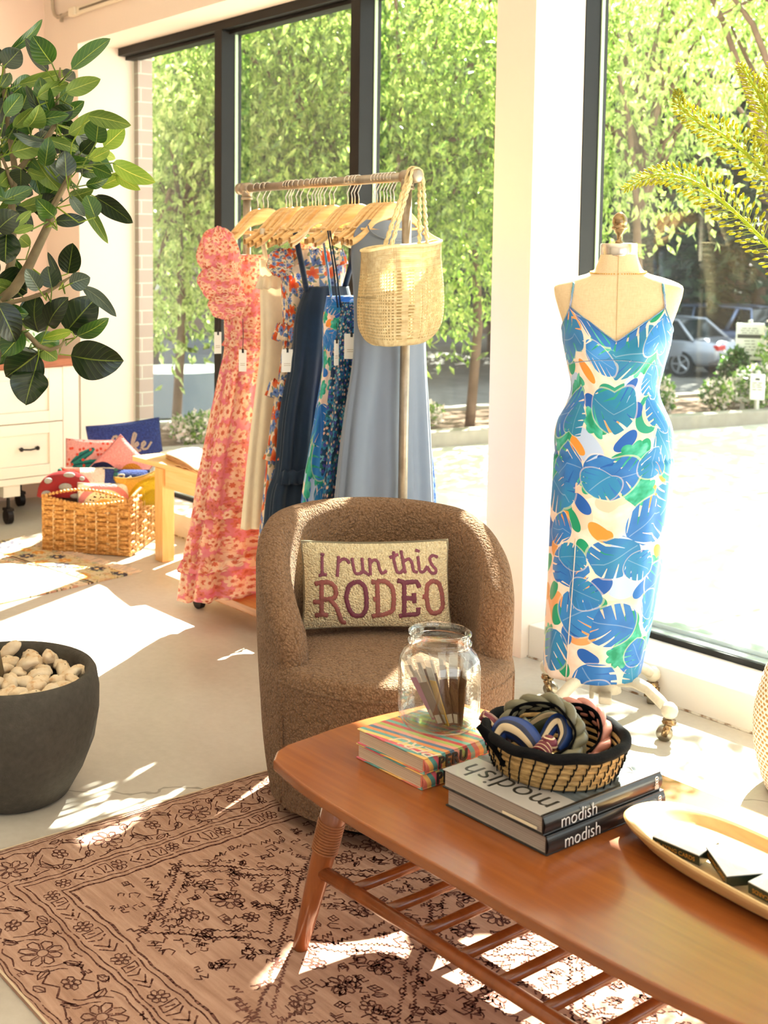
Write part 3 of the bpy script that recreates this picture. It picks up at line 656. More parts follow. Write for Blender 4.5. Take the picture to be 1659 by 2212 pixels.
along(bord,.135,.104)
def guard(x,y,a,k):
    T=TF(x,y,a)
    if k%3==0: rosette(x,y,.022,6,a,.0022)
    elif k%3==1: ink(T([(-.024,-.02),(-.024,.02),(.0,.02),(.0,-.02),(-.024,-.02)]),.0024); ink(T([(.01,.02),(.022,.004),(.012,-.02)]),.0028); ink(T([(-.016,-.01),(-.008,.01)]),.003)
    else: ink(T([(-.02,.018),(.0,.0),(-.02,-.018)]),.003); ink(T([(0,.02),(.018,.0),(0,-.02)]),.003); dot(x,y,.003)
along(guard,.052,.233)
F0=.30; fx0,fx1,fy0,fy1=F0,RW-F0,F0,RH_-F0
def clip(fn):
    def g_(*a,**k): fn(*a,**k)
    return g_
P_,Q_=.40,.46; nx_=int((RW)/P_)+2; ny_=int(RH_/Q_)+2
inside=lambda x,y,m=0:fx0+m<x<fx1-m and fy0+m<y<fy1-m
def czig(x0,y0,x1,y1,**k):
    n=24; run=[]
    for i in range(n+1):
        x,y=x0+(x1-x0)*i/n,y0+(y1-y0)*i/n
        if inside(x,y): run.append((x,y))
        else:
            if len(run)>1: zig(*run[0],*run[-1],**k)
            run=[]
    if len(run)>1: zig(*run[0],*run[-1],**k)
for i in range(-1,nx_):
    for j in range(-1,ny_):
        cx,cy=.12+i*P_+(0 if j%2 else P_/2)*0,.10+j*Q_
        for s in (1.0,.82):
            hx,hy=P_/2*s,Q_/2*s; V=[(cx+hx,cy),(cx,cy+hy),(cx-hx,cy),(cx,cy-hy)]
            for k in range(4): czig(*V[k],*V[(k+1)%4],w=.0032 if s==1 else .0022)
        for (ox,oy,R) in ((0,0,.036),(.0,.105,.026),(0,-.105,.026),(.09,0,.022),(-.09,0,.022),(P_/2,Q_/2,.034)):
            if inside(cx+ox,cy+oy,R): rosette(cx+ox,cy+oy,R,8 if R>.03 else 6,.2)
        for (ox,oy) in ((.05,.05),(-.05,.05),(.05,-.05),(-.05,-.05),(P_/2,Q_/2-.075),(P_/2,Q_/2+.075)):
            if inside(cx+ox,cy+oy,.014): sqx(cx+ox,cy+oy,.0085)
for k in range(980):
    x,y=RR.uniform(fx0+.02,fx1-.02),RR.uniform(fy0+.02,fy1-.02); scrib(x,y,RR.uniform(.6,1.05))
for k in range(90): lf(RR.uniform(fx0+.03,fx1-.05),RR.uniform(fy0+.03,fy1-.03),RR.uniform(0,6.28),.7)
rug.m=2
for (a,b,c,d) in ((0,0,RW,.006),(0,RH_-.006,RW,RH_),(0,0,.006,RH_),(RW-.006,0,RW,RH_)): rug.add([(a,b,.0085),(c,b,.0085),(c,d,.0085),(a,d,.0085)],[(0,1,2,3)])
r=rug.build('rug',[M_RUG,M_INKR,M_RSEL]); r.location=(RX,RY,0); tag(r,'large faded dusty pink rug with brown drawn pattern, under the coffee table','rug')
# ================= kilim =================
g=G('faded_kilim',.95,0,.1); u=g.uv(); x0,y0,_=g.sep(u); x=(x0/.008).floor()*.008; y=(y0/.008).floor()*.008
c=g.ramp(g.noise(u,16,3),[(.3,hexc('CDB496')),(.55,hexc('D9C2A6')),(.75,hexc('C4B294'))]); v=g.vec(x,y)
n1=g.noise(v,18,2); c=g.mix((n1-.5).abs()<.012,c,hexc('7C6A4A'))
for sc,sd,col in((11,0,hexc('9CA48E')),(13,4,hexc('CDA07A')),(17,8,hexc('BE8870')),(15,12,hexc('D2B884'))):
    m,ce,r,b,_=flower(g,v,sc,4,.3,sd); c=g.mix(m*(b>.35)*.8,c,col)
band=(y>1.62)*(y<1.84); c=g.mix(band*.35,c,hexc('A8A878')); l=((y-1.62).abs()<.006).mx((y-1.60).abs()<.003); c=g.mix(l,c,hexc('5A4636'))
m,ce,r,b,_=flower(g,v,9,8,.42,2); c=g.mix(m*band,c,g.mix(b>.5,hexc('C98F4A'),hexc('4A4650'))); c=g.mix(ce*band,c,hexc('E2C08A'))
g.col(c); g.bump(g.noise(u,300,2),.4,.002); M_KIL=g.m
t=thing('kilim_rug','small faded cream kilim with fringed end, under the wicker basket','rug',(-4.83,2.93,0),math.radians(8))
MB().box(-.98,0,-1.86,0,.0005,.008).build('woven_field',M_KIL,t).data
o=bpy.data.objects['woven_field']; me=o.data
for l in me.loops: 
    co=me.vertices[l.vertex_index].co; me.uv_layers[0].data[l.index].uv=(co.x+.98,co.y+1.86)
M_FR=plain('cotton_fringe',hexc('E0CBB4'),.9)
m=MB()
for k in range(72):
    x=-.975+k*.0136; pts=[Vector((x,0,.005))]; a=random.uniform(-.5,.5)
    for j in range(4): pts.append(pts[-1]+Vector((math.sin(a)*.02+random.uniform(-.006,.006),.018,0))); pts[-1].z=.005+random.uniform(0,.003)
    m.tube(pts,[.003,.0025,.0025,.003,.001],4)
m.build('fringe',M_FR,t)
# ================= armchair =================
g=G('brown_boucle',.95,0,.15); o=g.obj(); vv=g.vor(g.vm('ADD',o,g.vm('SCALE',g.noise(o,90,2,out='Color'),.012)),150,'F1'); n_=g.noise(o,300,2); d=S(g,vv.outputs['Distance']); nn=g.noise(o,90,4,.65)
cc=g.ramp(d*.8+n_*.2,[(.05,hexc('9A785C')),(.5,hexc('85654A')),(.9,hexc('66492F'))]); g.col(cc)
g.bump((1-d)*1.0+nn*.7+n_*.15,.9,.007); g.b.inputs['Sheen Weight'].default_value=.1; M_BOU=g.m
CHC=Vector((-2.395,2.247,.0078)); CF=math.atan2(-.472,.881)
t=thing('armchair','brown boucle barrel armchair with a curved back','armchair',CHC,CF); t.scale=(.945,.945,1.02)  # local +X = front
AE=math.radians(122)
def htop(al):
    a=abs(al)/AE; return .768-.04*a**2-.17*max(0,(a-.45)/.55)**1.8-(.07*max(0,(a-.45)/.55)**1.3 if al>0 else 0)
def back(u,v):
    # u along the arc, v around the section: outside up, over, inside down
    al=(2*u-1)*AE; e=1-min(1,(1-abs(2*u-1))/.075); rn=math.sqrt(max(0,1-e*e)) if e>0 else 1
    H=htop(al); ro,ri=.365,.268; th=al+PI
    zb=.035; n=v
    mid=(ro+ri)/2; hw=(ro-ri)/2*max(.25,rn)
    if n<.42: q=n/.42; r=mid+hw - .045*(1-q)**2.2 ; z=zb+(H-.05-zb)*q
    elif n<.6: q=(n-.42)/.18*PI; r=mid+hw*math.cos(q); z=H-.05+.05*math.sin(q)
    else: q=(n-.6)/.4; r=mid-hw-.01*math.sin(q*PI); z=H-.05+(.30-(H-.05))*q
    if e>0: z=min(z,zb+(z-zb)*(1-.10*(1-rn)))
    return (r*math.cos(th),r*math.sin(th),z)
m=MB().grid(back,110,44)
for j in (0,109): 
    idx=[k*110+j for k in range(44)]; m.f.append(tuple(idx if j==0 else idx[::-1])); m.mi.append(0); m.uv.append([(0,0)]*44)
m.build('back_and_arms',M_BOU,t,True,fixn=True)
def seat(u,v):
    a=2*PI*u; c,s=math.cos(a),math.sin(a)
    R=.355 if c>0 else .30
    R=.30+(.37-.30)*max(0,min(1,(c+.35)/.5))
    if v<.55: q=v/.55; r=R-.035*(1-q)**2; z=.05+(.385-.05)*q
    elif v<.68: q=(v-.55)/.13*PI/2; r=R-.03*(1-math.cos(q)); z=.385+.045*math.sin(q)
    else: q=(v-.68)/.32; r=(R-.03)*(1-q); z=.43+.022*math.sin(q*PI/2)
    return (r*c,r*s,z)
MB().grid(seat,96,46,cu=True).build('seat',M_BOU,t,True)
pts=[]
for k in range(60):
    al=-PI*.36+PI*.72*k/59; pts.append((.368*math.cos(al),.368*math.sin(al),.392))
MB().tube(pts,.0045,6).build('piping',M_BOU,t,True)
for s in (-1,1):
    al=s*AE+PI; pts=[((.37)*math.cos(al-s*.06),(.37)*math.sin(al-s*.06),z) for z in [.08+.035*k for k in range(10)]]
    MB().tube(pts,.004,6).build('side_seam',M_BOU,t,True)
MB().lathe([(0,0),(.24,0),(.25,.012),(.25,.04),(0,.04)],40).build('swivel_base',plain('black_base',hexc('17130F'),.5),t)
# ================= coffee table =================
TZ=.43
M_TEAK=wood('honey_lacquered_wood',hexc('9A5522'),hexc('7E4019'),.24,.5,'x',.5,.5); M_TEAKD=wood('leg_wood',hexc('A85E30'),hexc('7E421F'),.28,.8,'z',.5,.25)
t=thing('coffee_table','honey brown wooden coffee table with a slatted lower shelf','coffee table',(-1.41,1.84,0))
def outline():
    pts=[]; x0,x1=-2.03,-.80; ym=1.842; 
    def hy(x): return .33-.055*((x+1.415)/.615)**4*1.0
    N=26
    near=[(x0+.03+(x1-x0-.06)*k/N,) for k in range(N+1)]
    P=[]
    for k in range(N+1): x=x0+.045+(x1-x0-.09)*k/N; P.append((x,ym-hy(x)))
    P+= [(x1-.012,ym-hy(x1)+.02),(x1+.004,ym-hy(x1)+.06)]
    for k in range(1,7): a=-1+2*k/7; P.append((x1+.02-.02*a*a,ym+a*.2))
    P+= [(x1+.004,ym+hy(x1)-.06),(x1-.012,ym+hy(x1)-.02)]
    for k in range(N,-1,-1): x=x0+.045+(x1-x0-.09)*k/N; P.append((x,ym+hy(x)))
    P+= [(x0+.012,ym+hy(x0)-.02),(x0-.004,ym+hy(x0)-.06)]
    for k in range(1,7): a=1-2*k/7; P.append((x0-.02+.02*a*a,ym+a*.2))
    P+= [(x0-.004,ym-hy(x0)+.06),(x0+.012,ym-hy(x0)+.02)]
    return P
MB().poly(outline(),TZ-.024,TZ).build('table_top',M_TEAK,t,world=True,bevel=.005,segs=3)
M_RATT=plain('rattan_binding',hexc('9A5E36'),.5,0,.4,.15,40)
def tleg(fx,fy,tx,ty):
    f=Vector((fx,fy,.008)); tp=Vector((tx,ty,TZ-.0245)); l=MB().tube([f,f.lerp(tp,.3),f.lerp(tp,.66),tp],[.0165,.021,.0265,.028],14).build('leg',M_TEAKD,t,True,world=True)
    w=MB()
    for k in range(11):
        q=.60+k*.0165; c=f.lerp(tp,q); d=(tp-f).normalized(); a=d.orthogonal().normalized(); b=d.cross(a); R=.0262+.0022*(q-.5)
        w.tube([c+(a*math.cos(2*PI*i/16)+b*math.sin(2*PI*i/16))*R for i in range(16)],.0030,5,closed=True)
    w.build('rattan_wrap',M_RATT,l,True,world=True); return f,tp
L1=tleg(-1.954,1.604,-1.865,1.64); L2=tleg(-.868,1.604,-.955,1.64); L3=tleg(-1.954,2.08,-1.865,2.044); L4=tleg(-.868,2.08,-.955,2.044)
zs=.2
for y in (1.618,2.066): MB().tube([(-1.90,y,zs),(-1.41,y,zs),(-.92,y,zs)],.0145,12).build('shelf_rail',M_TEAKD,t,True,world=True)
for k in range(9):
    x=-1.80+k*.0978; MB().tube([(x,1.62,zs+.004),(x,2.065,zs+.004)],.0115,10).build('shelf_slat',M_TEAK,t,True,world=True)
# ================= drawer cabinet =================
M_CREAM=paint('cream_cabinet_paint',hexc('F3EADA'),.45); M_CTOP=wood('butcher_block',hexc('B56B40'),hexc('7E3E20'),.4,1.2,'y'); M_IRON=plain('black_iron',hexc('2A2422'),.45,.6)
t=thing('drawer_cabinet','cream drawer cabinet on casters with a wooden worktop','cabinet',(-6.1,2.55,0))
MB().box(-6.62,-6.12,1.35,3.352,.224,.874).build('carcass',M_CREAM,t,world=True,bevel=.004)
m=MB(); m.box(-6.12,-6.1,3.25,3.352,.224,.874).box(-6.12,-6.1,1.35,3.25,.224,.262).box(-6.12,-6.1,1.35,1.45,.262,.874).box(-6.12,-6.1,2.27,2.33,.262,.874)
m.build('face_frame',M_CREAM,t,world=True,bevel=.003)
MB().box(-6.66,-6.075,1.33,3.375,.874,.918).build('worktop',M_CTOP,t,world=True,bevel=.004)
for (y0,y1) in ((2.335,3.246),(1.455,2.265)):
    for (z0,z1) in ((.266,.562),(.568,.87)):
        d=MB(); e=.085; X=-6.098
        d.box(-6.119,X,y0,y0+e,z0,z1).box(-6.119,X,y1-e,y1,z0,z1).box(-6.119,X,y0+e,y1-e,z0,z0+.06).box(-6.119,X,y0+e,y1-e,z1-.06,z1).box(-6.119,X-.012,y0+e,y1-e,z0+.06,z1-.06)
        dr=d.build('drawer',M_CREAM,t,world=True,bevel=.0025)
        for yc in ([ (y0+y1)/2+.24,(y0+y1)/2-.24] if y0>2 else [(y0+y1)/2]):
            h=MB(); zc=(z0+z1)/2+.01; h.sph((-6.085,yc-.05,zc),.013).sph((-6.085,yc+.05,zc),.013).tube([(-6.11,yc-.05,zc),(-6.085,yc-.05,zc)],.006,8).tube([(-6.11,yc+.05,zc),(-6.085,yc+.05,zc)],.006,8)
            h.tube([(-6.082,yc-.05,zc),(-6.074,yc,zc-.004),(-6.082,yc+.05,zc)],.005,8); h.build('handle',M_IRON,dr,True,world=True)
for (x,y) in ((-6.16,2.93),(-6.56,3.2),(-6.16,1.45),(-6.56,1.45)):
    MB().tube([(x,y-.016,.042),(x,y+.016,.042)],.042,16).box(x-.03,x+.03,y-.022,y+.022,.075,.09).tube([(x,y,.08),(x,y,.224)],.01,8).build('caster',M_IRON,t,world=True)
    MB().box(x-.05,x+.05,y-.05,y+.05,.16,.224).build('foot_block',M_CREAM,t,world=True)
# things on the worktop
g=G('green_leaf_print',.6); u=g.obj(); x,y,z=g.sep(u); m_,b=leaf(g,g.vec(y,z),28,.4,1,2.5); g.col(g.mix(m_,hexc('E9F0E0'),g.ramp(b,[(.2,hexc('5E9A4A')),(.8,hexc('9CC46A'))]))); 
t=thing('patterned_box','white box with green leaf pattern on the worktop behind the fig leaves','box',(-6.42,3.1,.9185),.1)
MB().box(-.1,.1,-.16,.16,0,.16).build('box_body',g.m,t,bevel=.004); MB().box(-.104,.104,-.164,.164,.16,.185).build('lid',g.m,t,bevel=.004)
t=thing('wooden_block','small tan wooden block on the worktop, left of the leaf patterned box','block',(-6.4,2.72,.9185))
MB().box(-.06,.06,-.1,.1,0,.22).build('block_body',wood('tan_block',hexc('C98F58'),hexc('A86F3C'),.5),t,bevel=.005); MB().box(.06,.0615,-.05,.05,.06,.16).build('face_label',plain('brown_label',hexc('8A5A34'),.6),t)
# ================= bench =================
M_PINE=wood('pine',hexc('E8B978'),hexc('D89C56'),.4,.9,'z'); M_PINEX=wood('pine_board',hexc('F0CB93'),hexc('E0AE6C'),.4,.9,'x')
t=thing('pine_bench','low pale pine bench under the window','bench',(-4.7,3.33,0))
MB().box(-5.22,-4.32,3.17,3.5,.465,.49).build('bench_top',M_PINEX,t,world=True,bevel=.004)
for (x,y) in ((-4.97,3.20),(-4.97,3.455),(-4.42,3.20),(-4.42,3.455)):
    MB().box(x-.038,x,y-.03,y+.04,0,.464).box(x,x+.03,y-.03,y+.04,0,.464).build('leg',M_PINE,t,world=True,bevel=.002)
MB().box(-4.93,-4.46,3.18,3.2,.37,.464).build('apron',M_PINEX,t,world=True,bevel=.002)
M_PAPER=plain('white_paper',hexc('F7F3EC'),.7); M_KRAFT=plain('kraft_paper',hexc('D9A878'),.8,0,.3,.06,20)
t=thing('wrapped_parcel','white folded paper parcel with kraft edge lying on the pine bench','parcel',(-4.86,3.32,.4905),math.radians(-14))
MB().grid(lambda u,v:(-.2+.5*u,-.12+.2*v,.028+.012*math.sin(3*u+2*v)-.02*max(0,u-.8)),16,8).build('sheet',M_PAPER,t,True,solid=.006)
MB().box(-.18,.3,-.1,.09,0,.022).build('inner_pack',M_KRAFT,t,bevel=.004)
t=thing('kraft_sheet','crumpled kraft paper sheet poking out under the white parcel on the bench','paper',(-4.78,3.24,.4905),math.radians(-8))
MB().grid(lambda u,v:(-.06+.24*u,-.065+.09*v,.004+.006*abs(math.sin(9*u+v))*(1-v)),22,8).build('sheet',M_KRAFT,t,True,solid=.002)
# ================= clothes rack =================
M_PIPE=plain('galvanised_pipe',hexc('A89A88'),.38,.75,.5,.2,25,.1,80); M_RBOARD=wood('rack_board',hexc('C98545'),hexc('9E5F2C'),.45,.9,'x')
RY_=3.0; BZ=1.768
t=thing('clothes_rack','galvanised pipe clothes rack on casters with a wooden base board','clothes rack',(-3.6,RY_,0))
MB().tube([(-4.06,RY_,BZ),(-3.10,RY_,BZ)],.0165,16).build('hanging_bar',M_PIPE,t,True,world=True)
for x,s in ((-4.03,-1),(-3.105,1)):
    m=MB().tube([(x-.022,RY_,BZ),(x-.02,RY_,BZ),(x+.02,RY_,BZ),(x+.022,RY_,BZ)],[.02,.0235,.0235,.02],16).tube([(x,RY_,BZ-.005),(x,RY_,BZ-.04)],.022,16)
    m.tube([(x+s*.025,RY_,BZ),(x+s*.052,RY_,BZ),(x+s*.056,RY_,BZ)],[.024,.024,.017],16).tube([(x,RY_,BZ-.045),(x,RY_,BZ-.036)],.0245,16)
    m.build('tee_fitting',M_PIPE,t,True,world=True)
    MB().tube([(x,RY_,BZ-.04),(x,RY_,.125)],.0165,14).build('upright',M_PIPE,t,True,world=True)
    MB().tube([(x,RY_,.121),(x,RY_,.128)],.045,20).tube([(x,RY_,.128),(x,RY_,.15)],.023,14).build('floor_flange',M_PIPE,t,True,world=True)
MB().box(-4.24,-2.98,2.83,3.19,.085,.12).build('base_board',M_RBOARD,t,world=True,bevel=.004)
for x in (-4.2,-3.02):
    for y in (2.88,3.14):
        MB().tube([(x,y-.013,.031),(x,y+.013,.031)],.03,16).box(x-.025,x+.025,y-.02,y+.02,.07,.0845).tube([(x+.01,y,.03),(x+.01,y,.075)],.007,6).build('caster',M_IRON,t,world=True)
# ---- hangers ----
M_HW=wood('hanger_maple',hexc('F2CE92'),hexc('DCA765'),.3,1.5,'y',.5,.2); M_HK=plain('hook_steel',hexc('D5CCC0'),.22,.95)
def hanger_proto():
    t=thing('wooden_hanger','light wooden hanger with steel hook, packed on the pipe bar','hanger',(0,0,0),group='wooden hangers on the pipe rack')
    # origin at bar centre; hanger lies in the YZ plane
    R=.0185; m=MB(); pts=[Vector((0,-R*math.cos(a),R*math.sin(a))) for a in [(-.35+k*.30)*1 for k in range(0,13)]]
    pts=[Vector((0,R*math.cos(a),R*math.sin(a)+.0)) for a in [math.radians(200-k*20) for k in range(0,13)]]
    pts+= [Vector((0,-.004,-.045)),Vector((0,.0,-.058)),Vector((0,0,-.09))]
    MB().tube(pts,.0022,6).build('hook',M_HK,t,True)
    m=MB()
    def arm(u,v):
        s=2*u-1; a=abs(s); y=s*.205; z=-.085-.010*a-.105*(a**1.25)*(1-.12*math.cos(PI*a)) ; z+= .0 if a<.15 else 0
        z=-.083-.118*(0.5-0.5*math.cos(PI*min(1,a*1.02)))-.012*a**6
        hh=.017*(1-.35*a)+(.012 if a<.2 else .012*max(0,1-(a-.2)/.25)); th=.0055+.0025*a
        q=2*PI*v; cx_=math.cos(q); sz=math.sin(q)
        return (th*math.copysign(abs(cx_)**.6,cx_)+.012*a*a,y,z-hh+hh*math.copysign(abs(sz)**.7,sz))
    m.grid(arm,41,10,cv=True)
    m.build('shoulder_bar',M_HW,t,True)
    MB().tube([(.004,-.155,-.178),(.004,0,-.181),(.004,.155,-.178)],.005,7).build('trouser_bar',M_HW,t,True)
    return t
HP=hanger_proto()
hook_px=[556,569,579,619,624,630,640,651,664,676,681,687,693,702,712,723,752,761,767,773,809,816,822,828,835,841,847]
def barx(px):
    a=at(px,400,1.0); return a.x*(RY_/a.y)
HX=[barx(p) for p in hook_px]
for i in range(1,len(HX)): HX[i]=max(HX[i],HX[i-1]+.0165)
HX=[min(h,-3.165) for h in HX]
for i in range(len(HX)-2,-1,-1): HX[i]=min(HX[i],HX[i+1]-.0165)
HH=[]
for i,x in enumerate(HX):
    h=HP if i==0 else copy_tree(HP); h.location=(x,RY_,BZ); h.rotation_euler=(random.uniform(-.05,.05),0,random.uniform(-.09,.06)); HH.append(h)
# ---- dresses ----
def interp(R,v):
    """R rows (z, y centre, half width y, half depth x, ripple, x shift)"""
    k=v*(len(R)-1); i=min(int(k),len(R)-2); q=k-i
    P=[R[max(0,i-1)],R[i],R[i+1],R[min(len(R)-1,i+2)]]
    o=[]
    for j in range(len(R[0])):
        p0,p1,p2,p3=[p[j] for p in P]; val=.5*((2*p1)+(-p0+p2)*q+(2*p0-5*p1+4*p2-p3)*q*q+(-p0+3*p1-3*p2+p3)*q**3); lo,hi=min(p1,p2),max(p1,p2); o.append(max(lo-.2*(hi-lo),min(hi+.2*(hi-lo),val)))
    return o
def skirt(rows,nfold=9,ph=0,nu=120,nv=60,per=.9):
    def f(u,v):
        z,yc,a,b,rp,xs=interp(rows,v); th=2*PI*u
        rip=1.35*rp*(math.sin(nfold*th+ph+1.2*math.sin(th*2+ph))+.4*math.sin((nfold*2+1)*th+ph*2+v*2))
        c,s=math.cos(th),math.sin(th); s2=math.copysign(abs(s)**.8,s)
        return (xs+b*c+rip*c*.9,yc+a*s2+rip*s*.55,z+rp*.25*math.sin(nfold*th+ph))
    z0,z1=rows[0][0],rows[-1][0]
    return MB().grid(f,nu,nv,cu=True,uvf=lambda u,v:(u*per,z0+(z1-z0)*v))
def strap(pts,r,mat,parent,name='strap',flat=3):
    m=MB().tube(pts,r,6); return m.build(name,mat,parent,True)
M_TAGW=plain('price_card',hexc('F4EFE6'),.6); M_TAGK=plain('tag_cord',hexc('1E1C1C'),.6); M_TAGI=plain('tag_print',hexc('B9A58E'),.7)
def price_tag(parent,p,w=.035,h=.075,L=.10,yaw=0,lines=True):
    p=Vector(p); m=MB().tube([p+Vector((0,0,L)),p+Vector((.004,0,L*.5)),p],.0013,5); m.box(p.x-.004,p.x+.004,p.y-.003,p.y+.003,p.z-.012,p.z+.004)
    tg=m.build('tag_cord',M_TAGK,parent)
    c=MB().box(-w/2,w/2,-.0006,.0006,-h,0); c.xf(Matrix.Translation(p)@Matrix.Rotation(math.radians(48)+yaw,4,'Z')); c.build('price_tag',M_TAGW,parent)
    if lines:
        l=MB()
        for q in (.62,.7): l.box(-w*.3,w*.3,-.0012,-.0007,-h*q-.0018,-h*q)
        l.xf(Matrix.Translation(p)@Matrix.Rotation(math.radians(48)+yaw,4,'Z')); l.build('tag_lettering',M_TAGI,parent)
def dress(hi,label,mat,rows,nfold,ph,kind='dress',name='hanging_dress',rz=0):
    x=HX[hi]+ .009; t=thing(name,label,kind,(x,RY_,rows[-1][0]),0)
    m=skirt(rows,nfold,ph); m.build('dress_body',mat,t,True,world=False,solid=.0015).location=(0,0,-rows[-1][0]); return t,x
def zloc(z,t): return z-t.location.z
def ruffle(t,z,yc,a,b,h,amp,n,mat,name='ruffle',per=.9,ph=0):
    m=MB().grid(lambda u,v:((b+.012*v+amp*v*math.sin(n*2*PI*u+ph))*math.cos(2*PI*u),yc+(a+.012*v+amp*v*math.sin(n*2*PI*u+ph))*math.sin(2*PI*u),zloc(z-h*v+amp*.4*math.sin(n*2*PI*u),t)),160,8,cu=True,uvf=lambda u,v:(u*per,z-h*v))
    return m.build(name,mat,t,True,solid=.001)
M_PINK=print_mat('pink_rose_print','pink',.55,.35); M_ORG=print_mat('orange_blue_flower_print','orange',.6,.35); M_TEAL=print_mat('dark_teal_ditsy_print','teal',.6,.12)
M_SKY=print_mat('sky_blue_floral','sky',.6,.45); M_MON=print_mat('monstera_print_satin','monstera',.42,.07); M_MONR=print_mat('monstera_print_rack','monsteraS',.42,.2); M_COR=print_mat('coral_floral','coral',.6,.3)
M_CRM=cloth('cream_linen',hexc('F6EBD4'),.35); M_NAVY=cloth('navy_cotton',hexc('1A2A3E'),.06,.7,0,.15); M_GREY=cloth('slate_blue_satin',hexc('7B8496'),.15,.42,0,.03); M_NELA=cloth('navy_smocked',hexc('16263E'),.03,.6,420)
# 1 pink puff sleeve
t,x=dress(1,'pink and coral rose print long dress with a puffed ruffled sleeve, leftmost on the rack',M_PINK,
 [(.135,-.04,.34,.10,.020,-.03),(.30,-.04,.315,.09,.018,-.03),(.45,-.035,.285,.08,.015,-.03),(.62,-.035,.255,.07,.014,-.03),(.78,-.03,.225,.065,.010,-.03),(1.0,-.02,.185,.055,.010,-.02),(1.12,-.02,.165,.05,.004,-.01),(1.22,-.02,.17,.055,.006,0),(1.36,-.01,.18,.05,.004,0),(1.50,0,.17,.03,.002,0)],11,.4)
ruffle(t,.50,-.035,.285,.078,.035,.012,26,M_PINK,'tier_seam'); ruffle(t,1.17,-.02,.165,.052,.03,.008,24,M_PINK,'waist_frill'); ruffle(t,.30,-.04,.355,.09,.04,.013,30,M_PINK,'tier_seam')
def puff(c,rx,ry,rz,mat,t,name,sd):
    def f(u,v):
        a=2*PI*u;b=PI*(v-.5)*.985; k=1+.07*math.sin(9*a+sd+3*b)+.05*noise.noise(Vector((math.cos(a)*2,math.sin(a)*2,b*2+sd)))+.04*math.sin(7*b+a*2)
        return (c[0]+rx*k*math.cos(a)*math.cos(b),c[1]+ry*k*math.sin(a)*math.cos(b),c[2]+rz*k*math.sin(b))
    return MB().grid(f,72,36,cu=True,uvf=lambda u,v:(u*.5,v*.4)).build(name,mat,t,True)
puff((.0,-.225,zloc(1.50,t)),.065,.085,.10,M_PINK,t,'puff_sleeve',0); puff((.01,-.225,zloc(1.40,t)),.06,.09,.075,M_PINK,t,'sleeve_ruffle',2); puff((.015,-.19,zloc(1.31,t)),.055,.085,.06,M_PINK,t,'sleeve_ruffle',4)
puff((.0,.21,zloc(1.47,t)),.05,.06,.09,M_PINK,t,'puff_sleeve',5)
price_tag(t,(.085,-.17,zloc(1.13,t)),.03,.085,.12); price_tag(t,(.03,-.25,zloc(1.2,t)),.03,.085,.06,.5)
# 2 cream
t,x=dress(5,'long plain cream dress, between the pink dress and the orange floral dress',M_CRM,
 [(.44,-.03,.19,.05,.010,-.02),(.65,-.02,.18,.045,.007,-.02),(.9,-.01,.165,.04,.006,-.01),(1.15,0,.15,.04,.003,0),(1.35,0,.155,.035,.002,0),(1.48,0,.16,.03,.001,0)],7,1.2)
for s in (-1,1): strap([(0,s*.13,zloc(1.48,t)),(.002,s*.15,zloc(1.55,t)),(0,s*.15,zloc(1.6,t))],.009,M_CRM,t)
ruffle(t,1.42,0,.158,.04,.05,.008,20,M_CRM)
# 3 orange
t,x=dress(9,'cream dress with orange poppies and blue flowers and a frilled front',M_ORG,
 [(.40,-.03,.20,.055,.012,-.02),(.6,-.02,.19,.05,.010,-.02),(.85,-.02,.17,.045,.008,-.01),(1.05,-.01,.15,.04,.004,0),(1.2,0,.14,.04,.002,0),(1.35,0,.15,.035,.003,0),(1.5,0,.16,.025,.002,0)],9,2.1)
ruffle(t,1.52,-.02,.165,.03,.06,.012,22,M_ORG); ruffle(t,1.24,-.02,.15,.05,.06,.012,22,M_ORG); ruffle(t,1.03,-.04,.16,.05,.06,.013,24,M_ORG); ruffle(t,.78,-.03,.18,.052,.05,.012,24,M_ORG)
puff((.01,-.165,zloc(1.47,t)),.03,.06,.05,M_ORG,t,'frill_sleeve',3)
price_tag(t,(.075,-.14,zloc(1.13,t)),.042,.085,.12); price_tag(t,(.055,-.17,zloc(1.15,t)),.042,.085,.1,.3)
# 4 navy
t,x=dress(13,'dark navy tiered dress with smocked shoulder straps',M_NAVY,
 [(.40,-.04,.22,.06,.014,-.02),(.60,-.04,.20,.055,.013,-.02),(.70,-.035,.17,.045,.010,-.02),(.9,-.03,.16,.045,.012,-.01),(1.08,-.02,.14,.045,.007,0),(1.16,-.01,.14,.045,.003,0),(1.28,.0,.135,.045,.002,0),(1.38,.01,.10,.03,.001,0)],9,.3)
for y0,y1 in ((-.09,-.15),(.09,.15)): strap([(0,y0,zloc(1.36,t)),(.006,(y0+y1)/2,zloc(1.46,t)),(0,y1,zloc(1.58,t))],.011,M_NELA,t)
ruffle(t,.70,-.035,.17,.047,.05,.010,18,M_NAVY,'tier_seam')
# 5 monstera
t,x=dress(17,'slip dress with big blue monstera leaves, right of the navy dress on the rack',M_MONR,
 [(.30,-.03,.20,.05,.008,-.02),(.6,-.03,.185,.045,.007,-.02),(.9,-.01,.155,.04,.005,-.01),(1.1,0,.135,.04,.002,0),(1.25,0,.135,.045,.001,0),(1.35,-.02,.10,.03,.001,0)],6,2.9)
for y0,y1 in ((-.10,-.15),(.07,.14)): strap([(0,y0,zloc(1.33,t)),(.004,(y0+y1)/2,zloc(1.45,t)),(0,y1,zloc(1.585,t))],.0045,M_MONR,t)
